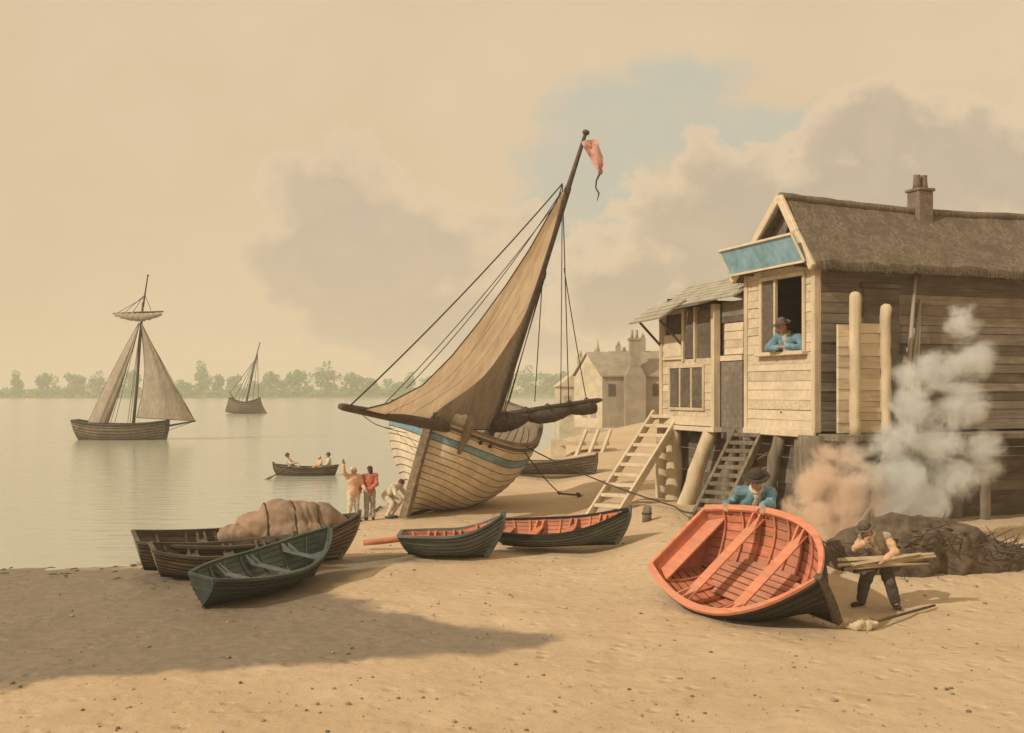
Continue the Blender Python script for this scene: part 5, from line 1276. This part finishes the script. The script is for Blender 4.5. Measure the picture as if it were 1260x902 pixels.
for px0, px1, sgn, lab in ((360, 326, -1, 'long oar dipping into the water beside the small rowing boat'),):
    w = MB(); a = wl(362, RD - 0.1) + Vector((0, 0, .52)); b = wl(326, RD - 2.6) + Vector((0, 0, -0.03)); c = a.lerp(b, .78)
    w.tube([a, c], [.028, .03], 6); w.beam(c, b, .13, .03, up=(0.2, 0, 1)); tag(w.build('oar', M['oak_dark']), lab, 'oar')

# ------------------------------------------------------------------ barge under sail at left
def ship(name, lab, D, px_bow, px_stern, bw, dpt, hk, ns):
    L_ = (px_bow - px_stern) / F * D
    r = empty(name, M4=frame(wl(px_stern, D), wl(px_bow, D), 0)); tag(r, lab, 'sailing boat')
    h = Hull(L_, bw, dpt, **hk)
    return r, h
SD_ = F * CZ / (541 - HY)
s1, h1 = ship('sailing_barge', 'sailing barge with tan sails and furled topsail afloat at far left', SD_, 206, 92, 2.8, 1.55, dict(bt=.6, sb=.30, ss=.35, pf=3, ph=.6, rb=.35, rs=.3, dr=.6), 8)
bpy.context.view_layer.update()
build_hull(h1, s1, M['oak'], M['oak_dark'], M['oak_dark'], M['oak_dark'], ns=8, nt=24, lap=.02, th=.05, seam=.022, rail_w=.14, rail_h=.08, in_seam=0, stem_w=.2, stem_up=.1)
for o in s1.children: o.location = Vector((0, 0, -0.28))
i1 = s1.matrix_world.inverted()
def s1p(px, py, dD=0): return i1 @ at(px, py, SD_ + dD)
w = MB(); w.span((-3.4, 3.2), (-1.0, 1.0), (1.0, 1.06)); w.build('deck', M['oak'], s1)
w = MB(); w.tube([s1p(164, 524), s1p(168, 480), s1p(173, 410), s1p(176, 372)], [.14, .13, .11, .09], 8); w.tube([s1p(176, 378), s1p(182, 338)], [.08, .05], 7); w.build('mast', M['spar'], s1)
w = MB(); w.ball(s1p(182, 339), .09); w.build('truck', M['spar'], s1)
w = MB(); w.tube([s1p(139, 386, -.3), s1p(170, 384.5, -.3), s1p(201, 383.5, -.3)], [.06, .09, .06], 7); yd = w.build('yard', M['spar'], s1)
w = MB(); n_ = 26
w.tube([s1p(141 + 58 * i / n_, 387 + 3.4 * math.sin(PI * i / n_) + .5 * math.sin(i * 1.7), -.4) for i in range(n_ + 1)], [.08 + .26 * math.sin(PI * (.03 + .94 * i / n_)) * (1 + .15 * math.sin(i * 2.1)) for i in range(n_ + 1)], 9); w.build('furled_topsail', M['sail_brown_foldshade'], yd)
def sail(par, conv, luff, leech, D0, D1, belly, m, name='sail', D2=None):
    rows = []
    for i in range(25):
        v = i / 24; a, c = along(luff, v), along(leech, v); row = []
        for j in range(17):
            q = j / 16; p = (a[0] + (c[0] - a[0]) * q, a[1] + (c[1] - a[1]) * q)
            row.append(conv(p[0], p[1], D0 + (D1 - D0) * q - belly * math.sin(PI * q) * (0.2 + v) + .04 * math.sin(q * 17 + v * 3)))
        rows.append(row)
    b = MB(); b.grid(rows, 0, True); o = b.build(name, m, par)
    e = MB(); e.tube([r_[0] for r_ in rows], .022, 4); e.tube([r_[-1] for r_ in rows], .03, 4); e.tube(rows[-1], .028, 4); e.build('bolt_rope', M['rope'], o); return o
sail(s1, s1p, [(173, 398), (176, 425), (178, 455), (175, 485), (168, 514)], [(173, 396), (188, 425), (204, 456), (221, 487), (240, 518)], 0, -.6, .8, M['sail_brown_foldshade'])
sail(s1, s1p, [(171, 397), (155, 425), (138, 457), (122, 490), (108, 520)], [(172, 398), (163, 430), (153, 462), (143, 492), (133, 521)], .2, -.4, .5, M['sail_brown_foldshade'])
w = MB(); w.tube([s1p(196, 526), s1p(241, 518, -.6)], [.1, .06], 7); w.build('bowsprit', M['spar'], s1)
for a, c in (((172, 396), (240, 518)), ((172, 398), (136, 521)), ((172, 398), (141, 521)), ((173, 398), (157, 521)), ((173, 398), (160, 521)), ((174, 398), (166, 515)), ((177, 364), (152, 386)), ((177, 364), (163, 385)), ((178, 362), (186, 382)), ((178, 366), (143, 386)), ((240, 518), (206, 530))):
    w = MB(); w.tube([s1p(*a), s1p(*c)], .022, 4); w.build('stay', M['rope'], s1)
w = MB(); w.ball(s1p(162, 430), (.1, .1, .25)); w.build('block', M['spar'], s1)

# ------------------------------------------------------------------ distant sloop with bare rigging
S2D = F * CZ / (509 - HY)
s2, h2 = ship('distant_sloop', 'small distant sloop with bare mast and stays out on the river', S2D, 283, 320, 2.6, 2.1, dict(bt=.55, sb=.8, ss=.8, pf=2.2, ph=.75, rb=1.2, rs=.9, dr=.7), 7)
bpy.context.view_layer.update()
build_hull(h2, s2, M['oak'], M['oak_dark'], M['oak_dark'], M['oak_dark'], ns=7, nt=20, lap=.03, th=.06, seam=.05, rail_w=.2, rail_h=.1, in_seam=0, stem_w=.25, stem_up=.1)
i2 = s2.matrix_world.inverted()
def s2p(px, py, dD=0): return i2 @ at(px, py, S2D + dD)
w = MB(); w.span((-2.2, 2.2), (-.8, .8), (1.9, 1.98)); w.build('deck', M['oak'], s2)
w = MB(); w.tube([s2p(303, 496), s2p(311, 455), s2p(320, 421)], [.2, .16, .08], 7); w.build('mast', M['spar'], s2)
w = MB(); w.tube([s2p(290, 494), s2p(282, 482)], [.14, .09], 6); w.build('bowsprit', M['spar'], s2)
for a, c in (((316, 438), (288, 492)), ((317, 436), (293, 494)), ((317, 436), (298, 493)), ((317, 436), (311, 494)), ((317, 436), (318, 492)), ((316, 440), (283, 484)), ((316, 440), (305, 490))):
    w = MB(); w.tube([s2p(*a), s2p(*c)], .05, 4); w.build('stay', M['rope'], s2)

# ------------------------------------------------------------------ mop on the sand
mp0 = ground(1058, 774); mop = empty('mop', mp0); tag(mop, 'pale rag mop with dark handle lying on sand in front of timber carrier', 'mop')
w = MB(); rg = random.Random(21)
for i in range(16):
    a = rg.uniform(0, 6.28); w.ball((.20 * math.cos(a) * rg.random(), .13 * math.sin(a) * rg.random(), .07 + .05 * rg.random()), (rg.uniform(.09, .15), rg.uniform(.07, .12), rg.uniform(.05, .09)))
w.ball((0, 0, .07), (.27, .20, .10)); remeshed(w, 'mop_head', M['mop'], mop, .02, 2, .035, 9)
hl = ground(1150, 749) - mp0
w = MB(); w.tube([Vector((.12, .03, .12)), Vector((.3, .1, .10)), hl + Vector((0, 0, .06))], [.04, .026, .022], 7); w.build('handle', M['oak_dark'], mop)
w = MB(); w.tube([Vector((.10, .03, .12)), Vector((.24, .08, .11))], [.055, .038], 8); w.build('binding', M['rope'], mop)

# ------------------------------------------------------------------ dark heap added for the shade behind the timber carrier
bh0 = on_ground(7.65, 21.6); bh = empty('shade_heap', bh0); tag(bh, 'added dark heap standing for shade behind the man with timber', 'heap')
w = MB()
for (x, y, z, r) in ((0, 0, .25, (1.0, .7, .75)), (-.75, .1, .1, (.7, .6, .62)), (.9, .15, .15, (1.0, .7, .7)), (1.7, .2, .0, (.9, .6, .5)), (.3, .3, .45, (.8, .5, .5))): w.ball((x, y, z), r, nu=18, nv=12)
remeshed(w, 'shade_mound', M['shade_heap_tone'], bh, .06, 2, .11, 2.4)
w = MB(); rg = random.Random(8)
for i in range(230):
    x = rg.uniform(-1.3, 2.3); y = rg.uniform(-.7, .2); z = .75 * math.exp(-((x - .5) / 2.0) ** 2) * rg.uniform(.35, 1.05)
    d = Vector((rg.uniform(-1, 1), rg.uniform(-.5, .3), rg.uniform(-.25, .55))).normalized() * rg.uniform(.2, .55)
    w.tube([Vector((x, y, z)), Vector((x, y, z)) + d], [.017, .006], 4)
o = w.build('shade_heap_twigs', M['brush'], bh); tag(o, kind='stuff')

# ------------------------------------------------------------------ litter on the beach
w = MB(); rg = random.Random(31)
for i in range(1100):
    px, py = rg.uniform(-40, 1300), 640 + 280 * rg.random() ** 1.3; D = F * (CZ - .12) / (py - HY); x = (px - HX) / F * D
    if poly_sd((x, D), SHORE) < .4: continue
    r = .010 + .026 * rg.random() ** 5; z = ground_z(x, D)
    w.ball((x, D, z + r * .1), (r * rg.uniform(.8, 1.6), r * rg.uniform(.8, 1.3), r * .6), rg.choice((0, 0, 1)), Matrix.Rotation(rg.uniform(0, 6), 3, 'Z'), 6, 4)
tag(w.build('pebbles', [M['grey_wood'], M['far_grey']]), 'small grey pebbles scattered over the sand', 'pebbles', kind='stuff')
w = MB()
for i in range(110):
    q = rg.random() ** .7; bx = -13 + 11 * q; k = next(j for j in range(len(SHORE) - 1) if SHORE[j][0] <= bx < SHORE[j + 1][0] or j == 5); (ax, ay), (cx, cy) = SHORE[k], SHORE[k + 1]; f_ = max(0, min(1, (bx - ax) / (cx - ax)))
    bx = ax + (cx - ax) * f_; by = ay + (cy - ay) * f_ - abs(rg.gauss(1.2, .9)); z = ground_z(bx, by) + .03
    a = rg.uniform(-.5, .5); l_ = rg.uniform(.03, .13); w.tube([(bx, by, z), (bx + l_ * math.cos(a), by + l_ * math.sin(a), z + .02), (bx + 1.8 * l_ * math.cos(a + .4), by + 1.8 * l_ * math.sin(a + .4), z)], [.010, .013, .004], 4)
tag(w.build('seaweed', M['brush']), 'dark strands of weed along the tide line', 'weed', kind='stuff')

# ------------------------------------------------------------------ smoke of the fire hidden behind the red boat
def smoke(name, lab, D, puffs, c_lo, c_hi, x_lo, x_hi, dens, seed):
    """One cloud: a closed hull round all billows; the density field is the union of the billows, frayed by noise and fading to nothing at the rim."""
    m = bpy.data.materials.new(name); m.use_nodes = True; t = m.node_tree; t.nodes.clear(); n = t.nodes.new; L = t.links.new
    def mt(op, a, b):
        q = n('ShaderNodeMath'); q.operation = op
        for i, v in enumerate((a, b)):
            if isinstance(v, (int, float)): q.inputs[i].default_value = v
            else: L(v, q.inputs[i])
        return q.outputs[0]
    g = n('ShaderNodeNewGeometry'); pos = g.outputs['Position']; f = None; hull_ = MB()
    for (px, py, r, dd) in puffs:
        c = at(px, py, D + dd); hull_.ball(c, (r * 1.12, r * 1.12, r * 1.12), nu=14, nv=10)
        d = n('ShaderNodeVectorMath'); d.operation = 'DISTANCE'; L(pos, d.inputs[0]); d.inputs[1].default_value = c
        k = mt('SUBTRACT', 1.0, mt('DIVIDE', d.outputs['Value'], r)); f = k if f is None else mt('MAXIMUM', f, k)
    def ns(sc_, det, ro, off):
        mp = n('ShaderNodeMapping'); L(pos, mp.inputs[0]); mp.inputs[1].default_value = (off, off * .7, -off)
        q = n('ShaderNodeTexNoise'); q.inputs['Scale'].default_value = sc_; q.inputs['Detail'].default_value = det; q.inputs['Roughness'].default_value = ro; q.inputs['Distortion'].default_value = 1.1; L(mp.outputs[0], q.inputs['Vector']); return mt('SUBTRACT', q.outputs[0], 0.5)
    v_ = mt('ADD', f, mt('ADD', mt('MULTIPLY', ns(1.1, 7, .66, seed), 3.0), mt('MULTIPLY', ns(4.5, 4, .65, seed + 3), 1.1)))
    r_ = n('ShaderNodeMapRange'); r_.interpolation_type = 'SMOOTHSTEP'; r_.inputs[1].default_value = .04; r_.inputs[2].default_value = .95; r_.inputs[3].default_value = 0; r_.inputs[4].default_value = dens; L(v_, r_.inputs[0])
    edge = n('ShaderNodeMapRange'); edge.interpolation_type = 'SMOOTHSTEP'; edge.inputs[1].default_value = -.08; edge.inputs[2].default_value = .22; L(f, edge.inputs[0])
    v = n('ShaderNodeVolumePrincipled'); L(mt('MULTIPLY', r_.outputs[0], edge.outputs[0]), v.inputs['Density'])
    sx = n('ShaderNodeSeparateXYZ'); L(pos, sx.inputs[0]); cr = n('ShaderNodeMapRange'); cr.interpolation_type = 'SMOOTHSTEP'; cr.inputs[1].default_value = x_lo; cr.inputs[2].default_value = x_hi; L(mt('ADD', sx.outputs[0], mt('MULTIPLY', sx.outputs[2], .35)), cr.inputs[0])
    mx = n('ShaderNodeMix'); mx.data_type = 'RGBA'; L(cr.outputs[0], mx.inputs[0]); mx.inputs[6].default_value = (*c_lo, 1); mx.inputs[7].default_value = (*c_hi, 1); L(mx.outputs[2], v.inputs['Color'])
    o = n('ShaderNodeOutputMaterial'); L(v.outputs[0], o.inputs['Volume'])
    ob = remeshed(hull_, name, m, None, .12, 1); tag(ob, lab, 'smoke', kind='stuff'); return ob
smoke('fire_smoke', 'peach tinted smoke rising from behind the red boat, turning blue grey beside the house', 23.2,
      [(1000, 635, .62, 0), (1040, 612, .72, .1), (1012, 585, .58, .2), (1050, 660, .70, 0), (1068, 588, .58, .3), (1085, 625, .6, .3), (1025, 690, .6, 0), (985, 645, .50, 0), (978, 625, .36, .1), (1045, 562, .55, .4), (1018, 560, .42, .3), (1000, 600, .55, .2),
       (1108, 590, .72, .4), (1103, 545, .64, .6), (1128, 505, .68, .8), (1150, 550, .76, .8), (1120, 460, .50, 1.0), (1152, 458, .62, 1.1), (1185, 500, .7, 1.1), (1170, 590, .75, .8), (1136, 625, .65, .5), (1200, 440, .6, 1.4), (1205, 560, .7, 1.2), (1185, 395, .5, 1.5)],
      (.995, .83, .68), (.87, .90, .89), 7.5, 9.2, 4.0, 2.0)  # peach end paints the fire's glow into the smoke colour

# ------------------------------------------------------------------ river haze
hz_m = bpy.data.materials.new('river_haze'); hz_m.use_nodes = True; t = hz_m.node_tree; t.nodes.clear()
v = t.nodes.new('ShaderNodeVolumePrincipled'); v.inputs['Color'].default_value = (.97, .93, .84, 1); v.inputs['Density'].default_value = 0.0009; v.inputs['Anisotropy'].default_value = 0.0
o_ = t.nodes.new('ShaderNodeOutputMaterial'); t.links.new(v.outputs[0], o_.inputs['Volume'])
hb_ = MB(); hb_.span((-2450, 2550), (-120, 2900), (-1.6, 30)); tag(hb_.build('haze', hz_m), kind='stuff')

bpy.data.scenes.remove(bench)
